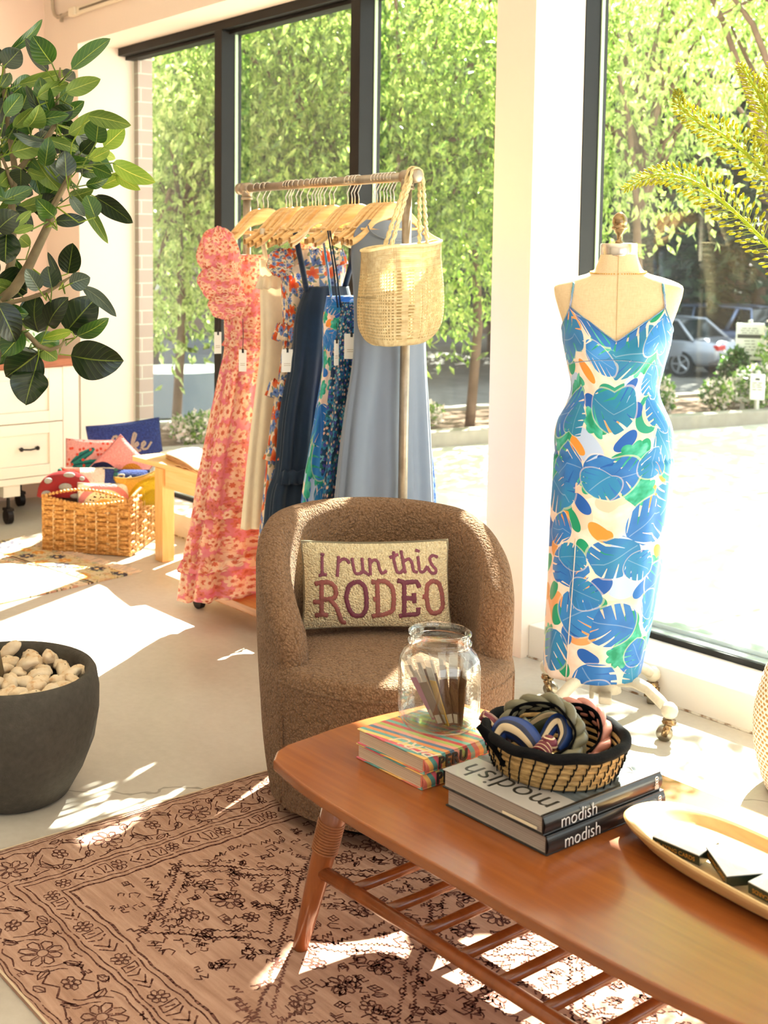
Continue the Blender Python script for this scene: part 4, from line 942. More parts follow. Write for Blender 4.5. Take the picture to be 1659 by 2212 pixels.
# 7 teal ditsy
t,x=dress(19,'dark teal dress with tiny blue flowers and thin straps, left of the grey dress',M_TEAL,
 [(.40,.02,.20,.055,.016,-.02),(.62,.02,.18,.05,.016,-.02),(.85,.02,.155,.045,.013,-.01),(1.05,.02,.135,.04,.010,0),(1.2,.02,.125,.04,.003,0),(1.33,.02,.10,.035,.001,0)],9,4.2)
for y0,y1 in ((-.10,-.15),(-.085,-.14),(.08,.14)): strap([(0,y0,zloc(1.31,t)),(.004,(y0+y1)/2,zloc(1.45,t)),(0,y1,zloc(1.585,t))],.003,M_NAVY,t)
price_tag(t,(.075,-.10,zloc(1.22,t)),.05,.09,.1); price_tag(t,(.07,-.165,zloc(1.2,t)),.02,.09,.06,.7)
# 8 sky behind
t,x=dress(21,'light blue floral wide skirt showing behind the right side of the grey dress',M_SKY,
 [(.38,.13,.19,.04,.010,-.01),(.65,.12,.18,.035,.009,0),(.95,.09,.15,.03,.005,0),(1.2,.06,.10,.03,.002,0),(1.35,.04,.09,.025,.001,0)],8,.9)
for y0,y1 in ((-.04,-.1),(.11,.14)): strap([(0,y0,zloc(1.33,t)),(0,y1,zloc(1.585,t))],.003,M_SKY,t)
# 9 grey
t,x=dress(25,'smooth slate grey sleeveless long dress, rightmost on the rack behind the straw bag',M_GREY,
 [(.45,0,.235,.045,.013,-.02),(.65,0,.22,.045,.012,-.015),(.9,0,.195,.042,.009,-.01),(1.15,0,.165,.04,.004,0),(1.35,0,.17,.036,.001,0),(1.5,0,.185,.028,.0005,0),(1.58,0,.17,.016,0,0),(1.62,0,.12,.010,0,0)],6,1.1)
MB().tube([(.026,.17*math.cos(a)*.8,zloc(1.60-.05*math.sin(a),t)) for a in [PI*k/16 for k in range(17)]],.003,5).build('neckline_binding',M_GREY,t,True)
# ---- straw bag ----
g=G('woven_straw',.75,0,.3); u=g.uv(); x,y,_=g.sep(u); w=g.vm('ADD',u,g.vm('SCALE',g.noise(u,18,2,out='Color'),.006)); x,y,_=g.sep(w)
P=.0105; fx=((x/P).frac()-.5).abs(); fy=((y/P).frac()-.5).abs(); hole=(fx<.26)*(fy<.24)*(y<.255)*(y>.02)
cc=g.ramp(g.noise(u,60,3),[(.3,hexc('DCC496')),(.55,hexc('EFDDB4')),(.8,hexc('F8ECCE'))]); cc=g.mix(hole,cc,hexc('B59C6C')); g.col(cc)
g.bump((fx*PI*2).sin()*.5+(fy*PI*2).sin()*.5+((y*260).sin()*(y>.255)),.9,.004)
tl=g.n('ShaderNodeBsdfTranslucent'); g.put(tl.inputs[0],cc); mm=g.n('ShaderNodeMixShader'); mm.inputs[0].default_value=.5
g.t.links.new(g.b.outputs[0],mm.inputs[1]); g.t.links.new(tl.outputs[0],mm.inputs[2]); tp=g.n('ShaderNodeBsdfTransparent'); m3=g.n('ShaderNodeMixShader'); g.put(m3.inputs[0],hole*.8)
g.t.links.new(mm.outputs[0],m3.inputs[1]); g.t.links.new(tp.outputs[0],m3.inputs[2]); g.t.links.new(m3.outputs[0],g.out.inputs[0]); M_STRAW=g.m
M_ROPE=plain('straw_rope',hexc('E0C998'),.75,0,.3,.15,60)
t=thing('straw_tote_bag','open weave straw tote bag hanging by braided handles from the right end of the rack','bag',(-3.022,2.90,1.205))
def bagf(u,v):
    th=2*PI*u; c,s=math.cos(th),math.sin(th); k=1 if v>.22 else math.sin(min(1,(v+.005)/.225)*PI/2)**.5
    a=(.168+.012*v)*(.93+.07*k); b=.032+.004*math.sin(PI*v); a*= (.80+.20*k)
    X=b*math.copysign(abs(c)**.45,c)*(k**.35); Y=a*math.copysign(abs(s)**.45,s)
    return (X+.012*math.sin(5*v)*s,Y,(.325*v)+.018*(s)*(1 if v>.5 else .4)-.01*math.cos(2*th)*(1-v))
m=MB().grid(bagf,96,50,cu=True,uvf=lambda u,v:(u*.84,v*.325))
m.build('bag_body',M_STRAW,t,True,solid=.003)
MB().tube([bagf(k/60,1.0) for k in range(60)],.0055,6,closed=True).build('rim_braid',M_ROPE,t,True)
m=MB().grid(lambda u,v:tuple(Vector(bagf(u,.02))*v+Vector((0,0,0))*(1-v)),48,5,cu=True,uvf=lambda u,v:(u*.4,v*.1)); m.build('bag_base',M_STRAW,t,True)
def braid(path,r,name):
    P=[Vector(p) for p in path]; n=len(P); m=MB()
    for k in range(3):
        q=[]
        for i in range(n):
            a=P[max(0,i-1)];b=P[min(n-1,i+1)]; d=(b-a).normalized(); o=d.cross(Vector((1,0.2,0))).normalized(); o2=d.cross(o); ph=i*.75+k*2*PI/3; q.append(P[i]+o*math.sin(ph)*r*.9+o2*math.sin(2*ph)*r*.45)
        m.tube(q,r*.62,6)
    return m.build(name,M_ROPE,t,True)
def arcp(pa,pb,top,n=60):
    pa,pb,top=Vector(pa),Vector(pb),Vector(top); out=[]
    for i in range(n+1):
        s=i/n
        if s<.42: q=s/.42; out.append(pa.lerp(top+Vector((0,-.03,-.03)),q)+Vector((0,0,.0)))
        elif s>.58: q=(s-.58)/.42; out.append((top+Vector((0,.03,-.03))).lerp(pb,q))
        else: a=(s-.42)/.16*PI; out.append(top+Vector((0,-.03*math.cos(a),-.03+.03*math.sin(a)+.012*math.sin(a))))
    return out
lz=BZ-1.205+.012
braid(arcp((.032,-.085,.31),(.032,.085,.33),(-.038,.10,lz)),.0062,'handle'); braid(arcp((-.032,-.055,.31),(-.03,.11,.33),(-.055,.10,lz+.004)),.0062,'handle')
# ================= dress form =================
MC=Vector((-2.44,3.275,0)); MR=math.atan2(-.803,.596)   # faces the viewer; local +X = front
t=thing('dress_form','linen dress form on a cream iron caster stand wearing the tropical dress','dress form',MC,MR)
g=G('natural_linen',.8,0,.2); u=g.uv(); x,y,_=g.sep(u); th_=(x*2600).sin()*.5+(y*2600).sin()*.5; cc=g.ramp(g.noise(g.vec(x*300,y*60),1,3)*.5+g.noise(g.vec(x*60,y*300),1,3)*.5,[(.3,hexc('D9BE96')),(.7,hexc('E8D2AE'))])
seam=(((x-.0).abs()<.0012)); g.col(cc); g.bump(th_,.15,.0008); M_LIN=g.m
FR=[(.80,.155,.125,.0),(.88,.172,.13,0),(.96,.165,.125,0),(1.065,.124,.098,.0),(1.15,.138,.105,.005),(1.22,.155,.122,.012),(1.28,.163,.115,.008),(1.34,.182,.092,0),(1.385,.193,.082,-.005),(1.405,.188,.075,-.008),(1.425,.145,.068,-.01),(1.44,.092,.062,-.008),(1.455,.070,.060,-.004),(1.50,.055,.054,0)]
def fr(z):
    R=FR
    for i in range(len(R)-1):
        if z<=R[i+1][0]:
            q=(z-R[i][0])/(R[i+1][0]-R[i][0]); q=max(0,q); p0=R[max(0,i-1)];p3=R[min(len(R)-1,i+2)]
            return [ (lambda a,b,c,d:.5*((2*b)+(-a+c)*q+(2*a-5*b+4*c-d)*q*q+(-a+3*b-3*c+d)*q**3))(p0[j],R[i][j],R[i+1][j],p3[j]) for j in (1,2,3)]
    return R[-1][1:]
def body(u,v,grow=0,z=None):
    z=.80+v*.70 if z is None else z; a,b,o=fr(z); th=2*PI*u; c,s=math.cos(th),math.sin(th)
    bust=.028*math.exp(-((z-1.215)/.05)**2)*(max(0,c)**1.0)*(math.exp(-((abs(s)-.5)/.3)**2))
    e=.85 if z<1.3 else .8
    return ((b+grow)*math.copysign(abs(c)**e,c)+o+bust, (a+grow)*math.copysign(abs(s)**e,s), z)
MB().grid(body,96,80,cu=True,uvf=lambda u,v:((u if u<.5 else u-1)*.9,v*.7)).build('torso',M_LIN,t,True)
MB().tube([(fr(.82+.68*k/40)[1]+fr(.82+.68*k/40)[2]+.001+0*k,0,.82+.68*k/40) for k in range(41)],.0012,5).build('front_seam',plain('seam_thread',hexc('C9AC80'),.8),t,True)
M_SIL=plain('brushed_nickel',hexc('DDD4C8'),.22,.95); M_BRS=plain('pale_brass_finial',hexc('9C8260'),.22,.95); M_IVO=plain('cream_cast_iron',hexc('DDD3BF'),.5,.1,.5,.08,60,.3,160)
MB().lathe([(0,1.494),(.0545,1.494),(.056,1.498),(.056,1.532),(.054,1.535),(0,1.536)],40).build('neck_cap',M_SIL,t,True)
MB().lathe([(0,1.535),(.013,1.536),(.012,1.541),(.007,1.546),(.0075,1.562),(.013,1.570),(.016,1.576),(.0235,1.581),(.0245,1.586),(.019,1.590),(.0205,1.594),(.023,1.600),(.0215,1.614),(.015,1.626),(.006,1.632),(0,1.633)],28).build('finial',M_BRS,t,True)
nk=MB(); 
for k in range(90):
    a=2*PI*k/90; q=body(k/90,0,.003,z=1.452-.006*math.cos(a)-.006); nk.sph(q,.0021,5)
nk.build('bead_necklace',plain('gold_beads',hexc('D9A94E'),.25,.9),t,True)
MB().lathe([(0,.10),(.036,.10),(.034,.13),(.027,.2),(.022,.4),(.018,.5),(.018,.84),(0,.84)],24).build('stand_column',M_IVO,t,True)
bs=MB(); 
for k in range(4):
    a=math.radians(52+90*k); d=Vector((math.cos(a),math.sin(a),0))
    P=[(0.02,.155),(.06,.142),(.11,.150),(.16,.142),(.205,.118),(.235,.098)]
    bs.tube([d*r+Vector((0,0,z)) for r,z in P],[.03,.024,.019,.018,.018,.016],10)
    bs.sph(d*.24+Vector((0,0,.098)),(.026,.026,.027),12)
bs.tube([(0,0,.09),(0,0,.20)],[.05,.026],14)
bs.build('star_base',M_IVO,t,True)
MB().box(-.02,.02,-.05,-.035,.06,.14).box(.03,.10,-.02,.02,.075,.10).build('brake_pedal',M_IVO,t,bevel=.005)
for k in range(4):
    a=math.radians(52+90*k); d=Vector((math.cos(a),math.sin(a),0))*.24; b=Vector((math.cos(a+.5),math.sin(a+.5),0)); n_=Vector((-b.y,b.x,0)); wc=d-b*.012
    c=MB().tube([wc+Vector((0,0,.024))-n_*.011,wc+Vector((0,0,.024))+n_*.011],.024,18).build('caster_wheel',plain('caster_steel',hexc('A29A8A'),.3,.85) if k==0 else bpy.data.materials['caster_steel'],t,True)
    f=MB().tube([d+Vector((0,0,.056)),d+Vector((0,0,.062)),d+Vector((0,0,.064)),d+Vector((0,0,.070))],[.02,.022,.018,.020],16)
    for s in (-1,1): f.tube([wc+n_*.014*s+Vector((0,0,.02)),d+n_*.014*s+Vector((0,0,.056))],[.01,.012],6)
    f.build('caster_fork',M_BRS,c,True)
# ---- tropical dress on the form ----
t2=thing('tropical_dress','blue monstera leaf satin midi dress with thin straps, worn by the dress form','dress',(MC.x,MC.y,.155),MR)
def topz(th):
    c,s=math.cos(th),math.sin(th); a=abs(th if th<=PI else th-2*PI)   # angle from the front
    a0=math.radians(45)
    if a<a0: return 1.235+(1.34-1.235)*(a/a0)**.92
    if a<math.radians(95): return 1.34-(.085)*((a-a0)/math.radians(50))**.6
    return 1.255-.04*((a-math.radians(95))/math.radians(85))
SK=[(.155,.150,.125,-.045),(.30,.162,.130,-.033),(.5,.172,.135,-.018),(.7,.18,.138,-.006),(.86,.181,.140,0)]
def dr(u,v):
    th=2*PI*u; tz=topz(th); z=.155+(tz-.155)*v
    if z>.86:
        q=body(u,0,.006+.004*max(0,math.sin((z-.86)*9)),z); x,y,_=q
        x+=.0025*math.sin(60*z+3*th)*(1 if 1.0<z<1.2 else .4)
        return (x,y,z)
    for i in range(len(SK)-1):
        if z<=SK[i+1][0]: q=(z-SK[i][0])/(SK[i+1][0]-SK[i][0]); a,b,yo=[SK[i][j]*(1-q)+SK[i+1][j]*q for j in (1,2,3)]; break
    c,s=math.cos(th),math.sin(th); w=.004*math.sin(7*th+1+z*3)*(1-(z/.86))+.002*math.sin(13*th)
    bl=max(0,min(1,(.86-z)/.15)); e=.85
    return ((b+w)*math.copysign(abs(c)**e,c),(a+w)*math.copysign(abs(s)**e,s)+yo*bl*-1*-1,z-.012*math.cos(th+.6)*(1-v)**3)
m=MB().grid(dr,128,110,cu=True,uvf=lambda u,v:((u if u<=.5 else u-1)*1.0,.155+1.12*v))
o=m.build('dress_body',M_MON,t2,True,solid=.0015); o.location=(0,0,-.155)
for s in (-1,1):
    P=[]; y0=abs(body(math.radians(45)/(2*PI),0,.004,1.335)[1])
    for k in range(22):
        z=1.333+.078*k/21; yt=y0*(1-.06*k/21); best=min((abs(abs(body(q/400,0,.003,z)[1])-yt),q) for q in range(4,92))[1]
        q=body(best/400,0,.0035,z); P.append((q[0],s*abs(q[1]),q[2]-.155))
    for k in range(1,8):
        q=Vector(P[21]); P.append((q.x-.02*k,q.y,q.z+.004*math.sin(PI*k/7)))
    MB().tube(P,.0036,6).build('shoulder_strap',M_MON,t2,True)
MB().tube([(lambda q:(q[0]+.0015,q[1],q[2]-.155))(dr(k/90,1.0)) for k in range(90)],.0022,5,closed=True).build('neckline_binding',M_MON,t2,True)
# slit line and bust seams
P=[]
for k in range(20):
    v=.0+.40*k/19; q=dr(.925,v); P.append((q[0]*1.004+.001,q[1]*1.004,q[2]-.155))
MB().tube(P,.0017,5).build('front_slit',plain('slit_edge',hexc('E8D6CC'),.6),t2,True)
P=[]
for k in range(30):
    u=(-.2+.4*k/29)%1; vv=(1.165+.012*math.cos(2*PI*u*2)-.155)/(topz(2*PI*u)-.155); q=dr(u,vv); P.append((q[0]*1.006+.0008,q[1]*1.004,q[2]-.155))
MB().tube(P,.0013,5).build('bust_seam',M_MON,t2,True)
# ================= stone filled pot and fig tree =================
g=G('dark_clay',.85,0,.25); o=g.obj(); n=g.noise(o,3,5,.6); cc=g.ramp(n*.7+g.noise(o,60,3)*.3,[(.3,hexc('3C3832')),(.55,hexc('4F4A42')),(.75,hexc('645E54'))]); g.col(cc); g.bump(g.noise(o,26,6,.65),.5,.012); M_POT=g.m
PC=at(20,1437,3.36); PC.z=0
t=thing('round_planter','large round dark clay planter filled with pale stones','planter',PC)
MB().lathe([(0,0.0),(.15,0.0),(.165,.01),(.205,.08),(.236,.16),(.249,.24),(.250,.30),(.243,.345),(.236,.355),(.226,.357),(.215,.350),(.21,.335),(.212,.31),(.20,.30),(0,.30)],72).build('pot_body',M_POT,t,True)
M_SOILP=plain('potting_soil',hexc('3A2C22'),.95)
g=G('pale_stone',.85,0,.25); o=g.obj(); g.col(g.ramp(g.noise(o,14,5,.65),[(.32,hexc('C08A58')),(.42,hexc('DCC3A0')),(.7,hexc('EADBC2'))])); g.bump(g.noise(o,40,4),.4,.006); M_STONE=g.m
stm=[]
for k in range(6):
    sd=k*7.3; e=Vector((random.uniform(.028,.042),random.uniform(.02,.028),random.uniform(.016,.022)))
    def sf(u,v):
        a=2*PI*u;b=max(-1.5,min(1.5,PI*(v-.5))); p=Vector((math.cos(a)*math.cos(b),math.sin(a)*math.cos(b),math.sin(b))); k_=1+.28*noise.noise(p*1.3+Vector((sd,0,0)))+.08*noise.noise(p*4+Vector((sd,0,0))); return (p.x*e.x*k_,p.y*e.y*k_,p.z*e.z*k_)
    o=MB().grid(sf,24,14,cu=True).build('pebble',M_STONE,None,True); stm.append(o.data); bpy.data.objects.remove(o)
pp=[];tries=0
while len(pp)<62 and tries<6000:
    tries+=1; a=random.uniform(0,2*PI); r=.196*math.sqrt(random.random()); x,y=r*math.cos(a),r*math.sin(a)
    if all((x-q[0])**2+(y-q[1])**2>.041**2 for q in pp): pp.append((x,y))
for i,(x,y) in enumerate(pp):
    o=bpy.data.objects.new('pebble',stm[i%6]); COL.objects.link(o); o.location=(PC.x+x,PC.y+y,.318+.010*random.random()); o.rotation_euler=(random.uniform(-.5,.5),random.uniform(-.4,.4),random.uniform(0,6.28))
    tag(o,'smooth pale cream stone lying on the soil of the round dark planter','stone','stones in the dark planter')
for i,(px,py,dd) in enumerate([(22,1402,3.42),(105,1418,3.38),(60,1432,3.33)]):
    o=bpy.data.objects.new('pebble',stm[i]); COL.objects.link(o); p=atz(px,py,.352); o.location=p; o.scale=(1.15,.9,.95); o.rotation_euler=(.2,-.7 if i==0 else -.3,[1.0,-.5,.4][i])
    tag(o,['elongated pale stone standing up at the back left of the dark planter','elongated pale stone at the right of the planter, raised towards the rim','broad brown spotted stone in the middle of the planter heap'][i],'stone','stones in the dark planter')
def ficmat(name,c1,c2,vein,tr,spec=.5,rough=.28):
    g=G(name,rough,0,spec); u=g.uv(); x,y,_=g.sep(u)   # x along 0..1, y across -1..1
    a=y.abs(); mid=a<.035; sv=((x*7.5-a*2.2).frac()); side=(sv<.055)*(a>.03)*.75
    c=g.ramp(g.noise(g.obj(),9,3),[(.35,c1),(.65,c2)]); c=g.mix(side*.55,c,vein); c=g.mix(mid,c,vein); g.col(c); g.bump(((sv-.5).abs()*2)*.5+(1-mid),.25,.003)
    g.b.inputs['Coat Weight'].default_value=.15; g.trans(tr,c); return g.m
FM=[ficmat('fig_leaf_dark',hexc('101F0B'),hexc('1C3214'),hexc('6E7C2E'),.06),ficmat('fig_leaf_green',hexc('264A16'),hexc('3C6420'),hexc('A0AE42'),.16),ficmat('fig_leaf_light',hexc('56702C'),hexc('7C9442'),hexc('BEC25C'),.25,.3,.45),ficmat('fig_leaf_grey',hexc('36463A'),hexc('5C6E60'),hexc('8E987A'),.08,.6,.35),ficmat('fig_leaf_bright',hexc('7C9A2E'),hexc('A4B848'),hexc('DCD460'),.4,.3,.45)]
TD=3.33
base=PC+Vector((-.03,-.02,.3))
t=thing('fig_tree','tall broad leaved fig tree with glossy dark leaves growing from the round planter','tree',base)
M_FBARK=plain('fig_bark',hexc('7A6A4E'),.75,0,.3,.2,30,.3,120); 
def pth(L,off=0): return [at(p[0],p[1],TD+off+(p[2] if len(p)>2 else 0)) for p in L]
tb=MB()
trunk=[base,at(-70,1150,TD),at(-38,900,TD),at(-5,745,TD)]+pth([(6,640),(26,560),(28,480),(25,440),(33,370),(22,300),(8,190),(8,110)],.05)
tb.tube(trunk,[.024,.021,.019,.016,.014,.012,.011,.0105,.0095,.008,.006,.004],10)
tb.tube(pth([(0,650),(30,625),(62,575),(105,485),(118,440),(146,385),(152,352)]),[.014,.0145,.0135,.0115,.0095,.006,.004],9)
tb.tube(pth([(33,372),(62,345),(98,305),(120,268),(124,215),(128,170),(130,146)],.02),[.008,.009,.0085,.0065,.0055,.005,.0025],8)
tb.tube(pth([(-2,660),(60,645),(100,632),(135,610),(152,598)],-.04),[.007,.006,.0065,.0055,.002],7)
tb.tube(pth([(-6,650),(28,690),(55,718),(85,748),(108,756),(130,748),(142,735)],-.06),[.008,.008,.0075,.007,.006,.005,.003],8)
tb.tube(pth([(0,330),(15,365),(25,400)],.0),[.004,.005,.007],6); tb.tube(pth([(107,480),(118,445),(150,385),(150,360)],-.05),[.006,.006,.005,.003],6)
tb.build('trunk',M_FBARK,t,True,world=True)
LV=[(20,112,88,45,9,1),(9,143,42,108,20,0),(112,137,72,80,20,1),(103,155,57,85,11,0),(155,150,235,86,14,1),(40,183,150,155,11,2),(0,190,20,158,12,1),(140,172,158,155,13,0),(142,199,214,172,15,2),(110,248,86,170,17,1),(47,236,62,190,19,1),(80,210,145,180,13,2),(99,257,58,187,8,0),
(128,260,180,220,13,1),(148,290,222,240,14,2),(190,250,279,270,14,2),(208,308,213,258,20,1),(224,318,267,279,17,4),(243,352,332,392,16,4),(250,378,301,409,10,4),(216,403,279,375,12,4),(150,306,241,370,14,1),(178,376,168,334,18,0),(143,382,140,328,17,0),(94,342,150,400,13,3),
(65,380,133,433,12,3),(45,365,45,400,18,0),(31,404,70,420,14,0),(36,450,116,418,13,2),(118,468,80,430,14,1),(105,309,31,288,9,3),(203,424,283,479,17,0),(112,476,83,459,11,1),(119,478,184,475,12,0),(178,432,231,522,10,2),(206,470,188,424,16,1),(152,424,182,466,9,3),(-6,498,39,462,22,0),(35,486,66,457,8,2),(30,502,72,488,7,2),
(65,532,44,514,13,2),(14,503,12,566,25,0),(-8,600,56,630,30,0),(147,591,157,528,21,0),(132,612,104,547,7,0),(85,626,57,582,14,3),(112,622,103,577,17,0),(150,614,193,600,16,3),(179,619,248,681,11,3),(145,715,206,645,33,0),(83,718,79,637,25,0),(104,704,146,645,20,0),(167,726,232,689,14,1),(50,690,66,643,13,0),(-6,655,32,735,25,0),
(153,768,262,779,35,0),(84,762,16,812,36,0),(75,802,56,871,32,0),(50,716,8,765,22,1),(155,716,96,730,9,4),(68,742,126,738,18,1),(88,752,122,776,15,2),(10,250,45,205,15,1),(5,300,48,262,16,0),(0,345,30,310,15,1),(60,300,20,345,12,1),(60,330,100,285,13,0),(70,345,30,385,8,0),(88,338,120,375,14,0),(120,300,190,318,12,1),(100,300,165,322,10,2),
(78,345,130,410,15,2),(150,400,100,392,10,2),(60,370,98,382,9,2),(140,262,165,300,14,0),(165,285,195,325,11,0),(175,330,205,300,12,0),(60,262,30,225,14,0),(30,275,70,235,11,2),(10,220,0,170,12,1),(88,290,100,250,14,0),(50,330,85,365,10,1),(0,400,30,370,12,2),(10,430,-10,395,14,1),(150,425,200,410,11,2),(160,440,210,440,10,1),(185,400,232,385,10,1),(200,360,240,378,12,1),(125,345,110,392,12,0),(15,385,-12,360,14,0),(195,345,235,325,12,4),(215,330,248,342,9,4),(0,140,-25,100,16,0),(0,290,-40,260,16,0),(-8,450,-45,420,18,1),(-5,560,-45,590,22,0),(-10,700,-50,730,22,0)]
_r=random.Random(99)
for _k in range(46):
    _x=_r.uniform(-15,185) if _k<34 else _r.uniform(-30,90); _y=_r.uniform(175,470) if _k<34 else _r.uniform(600,760); _a=_r.uniform(0,6.28); _L=_r.uniform(50,82)
    if _x+_L*math.cos(_a)<225: LV.append((_x,_y,_x+_L*math.cos(_a),_y+_L*math.sin(_a)*.8,_r.uniform(11,18),_r.choice([0,0,1,1,2,3])))
def figleaf(i,bx,by,tx,ty,hw,mi):
    rnd=random.Random(i*13+5); off=rnd.uniform(-.13,.16)+(.08 if i>62 else 0); b=at(bx,by,TD+off); tp=at(tx,ty,TD+off+rnd.uniform(-.05,.05)); ax=tp-b; L=ax.length*1.05; ax.normalize()
    view=Vector((b.x,b.y,b.z-CAMZ)).normalized(); w=ax.cross(view).normalized(); hwm=hw/2642*TD*1.26
    tilt=rnd.uniform(-.55,.55); nrm=ax.cross(w).normalized(); w2=(w*math.cos(tilt)+nrm*math.sin(tilt)); n2=ax.cross(w2).normalized(); hwm/=max(.75,math.cos(tilt))
    bend=rnd.uniform(-.12,.16); fold=rnd.uniform(.05,.4); wav=rnd.uniform(0,.1); sharp=rnd.uniform(.9,1.5)
    def f(u,v):
        s=2*v-1; x=u; prof=(math.sin(PI*min(1,x**.86))**.62)*(1-.12*x) if x<1 else 0; prof=max(0,min(1,prof*1.04)); 
        if x>.9: prof=prof*(1-.35*((x-.9)/.1)**1.4)
        return b+ax*(L*x)+w2*(s*hwm*prof)+n2*(bend*L*math.sin(PI*x)*1.0+fold*abs(s)*hwm*prof+wav*hwm*math.sin(9*x+s*2)*abs(s))
    o=MB().grid(f,18,9,uvf=lambda u,v:(u,2*v-1)).build('leaf',FM[mi],t,True,world=True)
    # stalk to the nearest point of a branch
    return o,b,ax
tbv=[Vector(v) for v in tb.v]
for i,l in enumerate(LV):
    if len([1 for _ in ()])==0: pass
    o,b,ax=figleaf(i,*l)
    near=min(tbv,key=lambda q:(q-b).length)
    d=(near-b).length
    if d<.28:
        mid=(b+near)/2-ax*.02+Vector((0,0,-.01)); MB().tube([near,mid,b,b+ax*.01],[.0024,.002,.0018,.001],5).build('leaf_stalk',FM[4] if i%2 else FM[2],o,True,world=True)
# ================= cushions =================
def cushion_mat(name,fn,sc=210):
    g=G(name,.95,0,.1); u=g.uv(); x,y,_=g.sep(u); c=fn(g,u,x,y); g.col(c); v=g.vor(u,sc,'F1'); g.bump(1-S(g,v.outputs['Distance']),1.0,.006); g.b.inputs['Sheen Weight'].default_value=.15; return g.m
def cushion(name,label,W_,H_,T_,pos,yaw,tilt,roll,mat,plump=2.4,cat='cushion',pinch=.03,flatrot=None):
    pos=Vector(pos); t=thing(name,label,cat,pos); a=face_cam(pos,yaw); t.rotation_euler=(Matrix.Rotation(a,3,'Z')@Matrix.Rotation(tilt,3,'X')@Matrix.Rotation(roll,3,'Y')).to_euler()
    def ys(x,z):
        u=min(.999,abs(x)/(W_/2));v=min(.999,abs(z)/(H_/2)); return T_/2*((1-u**plump)*(1-v**plump))**.55
    def f(u,v,sg):
        X=2*u-1;Z=2*v-1; x=X*W_/2*(1-pinch*(1-Z*Z)*abs(X)**3); z=Z*H_/2*(1-pinch*2*(1-X*X)*abs(Z)**3); return (x,sg*ys(x*.999,z*.999)*1.0,z)
    m=MB(); m.grid(lambda u,v:f(u,v,-1),34,26,uvf=lambda u,v:((2*u-1)*W_/2,(2*v-1)*H_/2)); m.grid(lambda u,v:f(1-u,v,1),34,26,uvf=lambda u,v:((2*u-1)*W_/2,(2*v-1)*H_/2))
    o=m.build('cover',mat,t,True)
    e=MB(); P=[]
    for k in range(80):
        s=k/80*4; q=s%1; X,Z=[(-1+2*q,-1),(1,-1+2*q),(1-2*q,1),(-1,1-2*q)][int(s)]; x=X*W_/2*(1-pinch*(1-Z*Z)*abs(X)**3); z=Z*H_/2*(1-pinch*2*(1-X*X)*abs(Z)**3); P.append((x,0,z))
    e.tube(P,.0045,6,closed=True).build('edge_seam',mat,t,True)
    return t,ys
def stitch(t,ys,strokes,r,mat,name,sx,sz,cx,cz,dens=.004,hgt=.55):
    m=MB()
    for st in strokes:
        P=[Vector(((x-cx)*sx,0,-(z-cz)*sz)) for x,z in st]; Q=[]
        for i in range(len(P)-1):
            n=max(2,int((P[i+1]-P[i]).length/dens)); Q+= [P[i].lerp(P[i+1],k/n) for k in range(n)]
        Q.append(P[-1])
        for _ in range(2): Q=[Q[0]]+[(Q[i-1]+Q[i]*2+Q[i+1])/4 for i in range(1,len(Q)-1)]+[Q[-1]]
        for q in Q: q.y=-ys(q.x,q.z)-r*.12
        n0=len(m.v); m.tube(Q,[r*(1+.12*math.sin(k*2.1)) for k in range(len(Q))],7)
        for i in range(n0,len(m.v)):   # flatten the yarn against the cover
            x,y,z=m.v[i]; yy=-ys(x,z); m.v[i]=(x,yy+(y-yy)*.38-.0004,z)
    return m.build(name,mat,t,True)
def yarn(name,h): return cushion_mat(name,lambda g,u,x,y:g.ramp(g.noise(g.obj(),160,2),[(.3,[c*.82 for c in hexc(h)]),(.7,hexc(h))]))
CREAMK=lambda g,u,x,y:g.ramp(g.noise(u,120,3),[(.3,hexc('C8B48C')),(.7,hexc('DCCDA8'))])
t,ys=cushion('lettered_cushion','cream hooked wool cushion reading i run this RODEO, on the brown armchair','cushion' and .40,.236,.125,(-2.442,2.262,.598),.10,-.20,-.02,cushion_mat('cream_hooked_wool',CREAMK))
S1=[[(225,418),(265,405),(305,408)],[(262,225),(258,402)],[(250,198),(285,208)],[(412,428),(425,330),(435,222)],[(430,285),(470,245),(515,245),(548,292)],[(575,240),(588,330),(600,395),(640,402),(685,375)],[(680,240),(686,372),(755,412)],[(762,412),(760,240)],[(765,285),(810,250),(850,272),(856,340),(882,402),(935,368)],
 [(1020,180),(1015,260),(1040,385),(1080,398),(1118,350)],[(972,238),(1065,205)],[(1100,172),(1110,260),(1130,398)],[(1120,275),(1180,245),(1208,290),(1216,382),(1262,388)],[(1275,230),(1280,330),(1286,388),(1330,392),(1370,330)],[(1252,165),(1298,178)],[(1490,242),(1440,215),(1395,250),(1420,320),(1472,370),(1450,412),(1400,396),(1372,335)]]
sx,sz,cx,cz=.385/1505,.225/860,835,520
stitch(t,ys,S1,.0044,yarn('rose_yarn','CE6A88'),'handwritten_lettering',sx,sz,cx,cz)
Rr=[[(250,490),(245,820)],[(185,505),(215,492),(250,492)],[(182,832),(245,815),(312,828)],[(165,690),(245,690)],[(240,487),(330,482),(388,525),(402,600),(380,648),(250,665)],[(340,668),(400,735),(440,850),(458,905),(502,900)]]
Oo=[[(600,480),(530,520),(500,640),(530,760),(580,830),(670,830),(712,760),(715,640),(700,530),(650,480),(600,480)]]
Dd=[[(830,480),(835,822)],[(768,480),(830,487)],[(772,838),(835,822)],[(785,660),(835,650)],[(830,475),(920,475),(990,540),(1002,650),(990,780),(900,817),(835,827)]]
Ee=[[(1115,490),(1110,822)],[(1043,468),(1120,492),(1250,482),(1275,545)],[(1085,655),(1110,650),(1215,655)],[(1215,600),(1220,700)],[(1058,838),(1110,825),(1260,820),(1262,750)]]
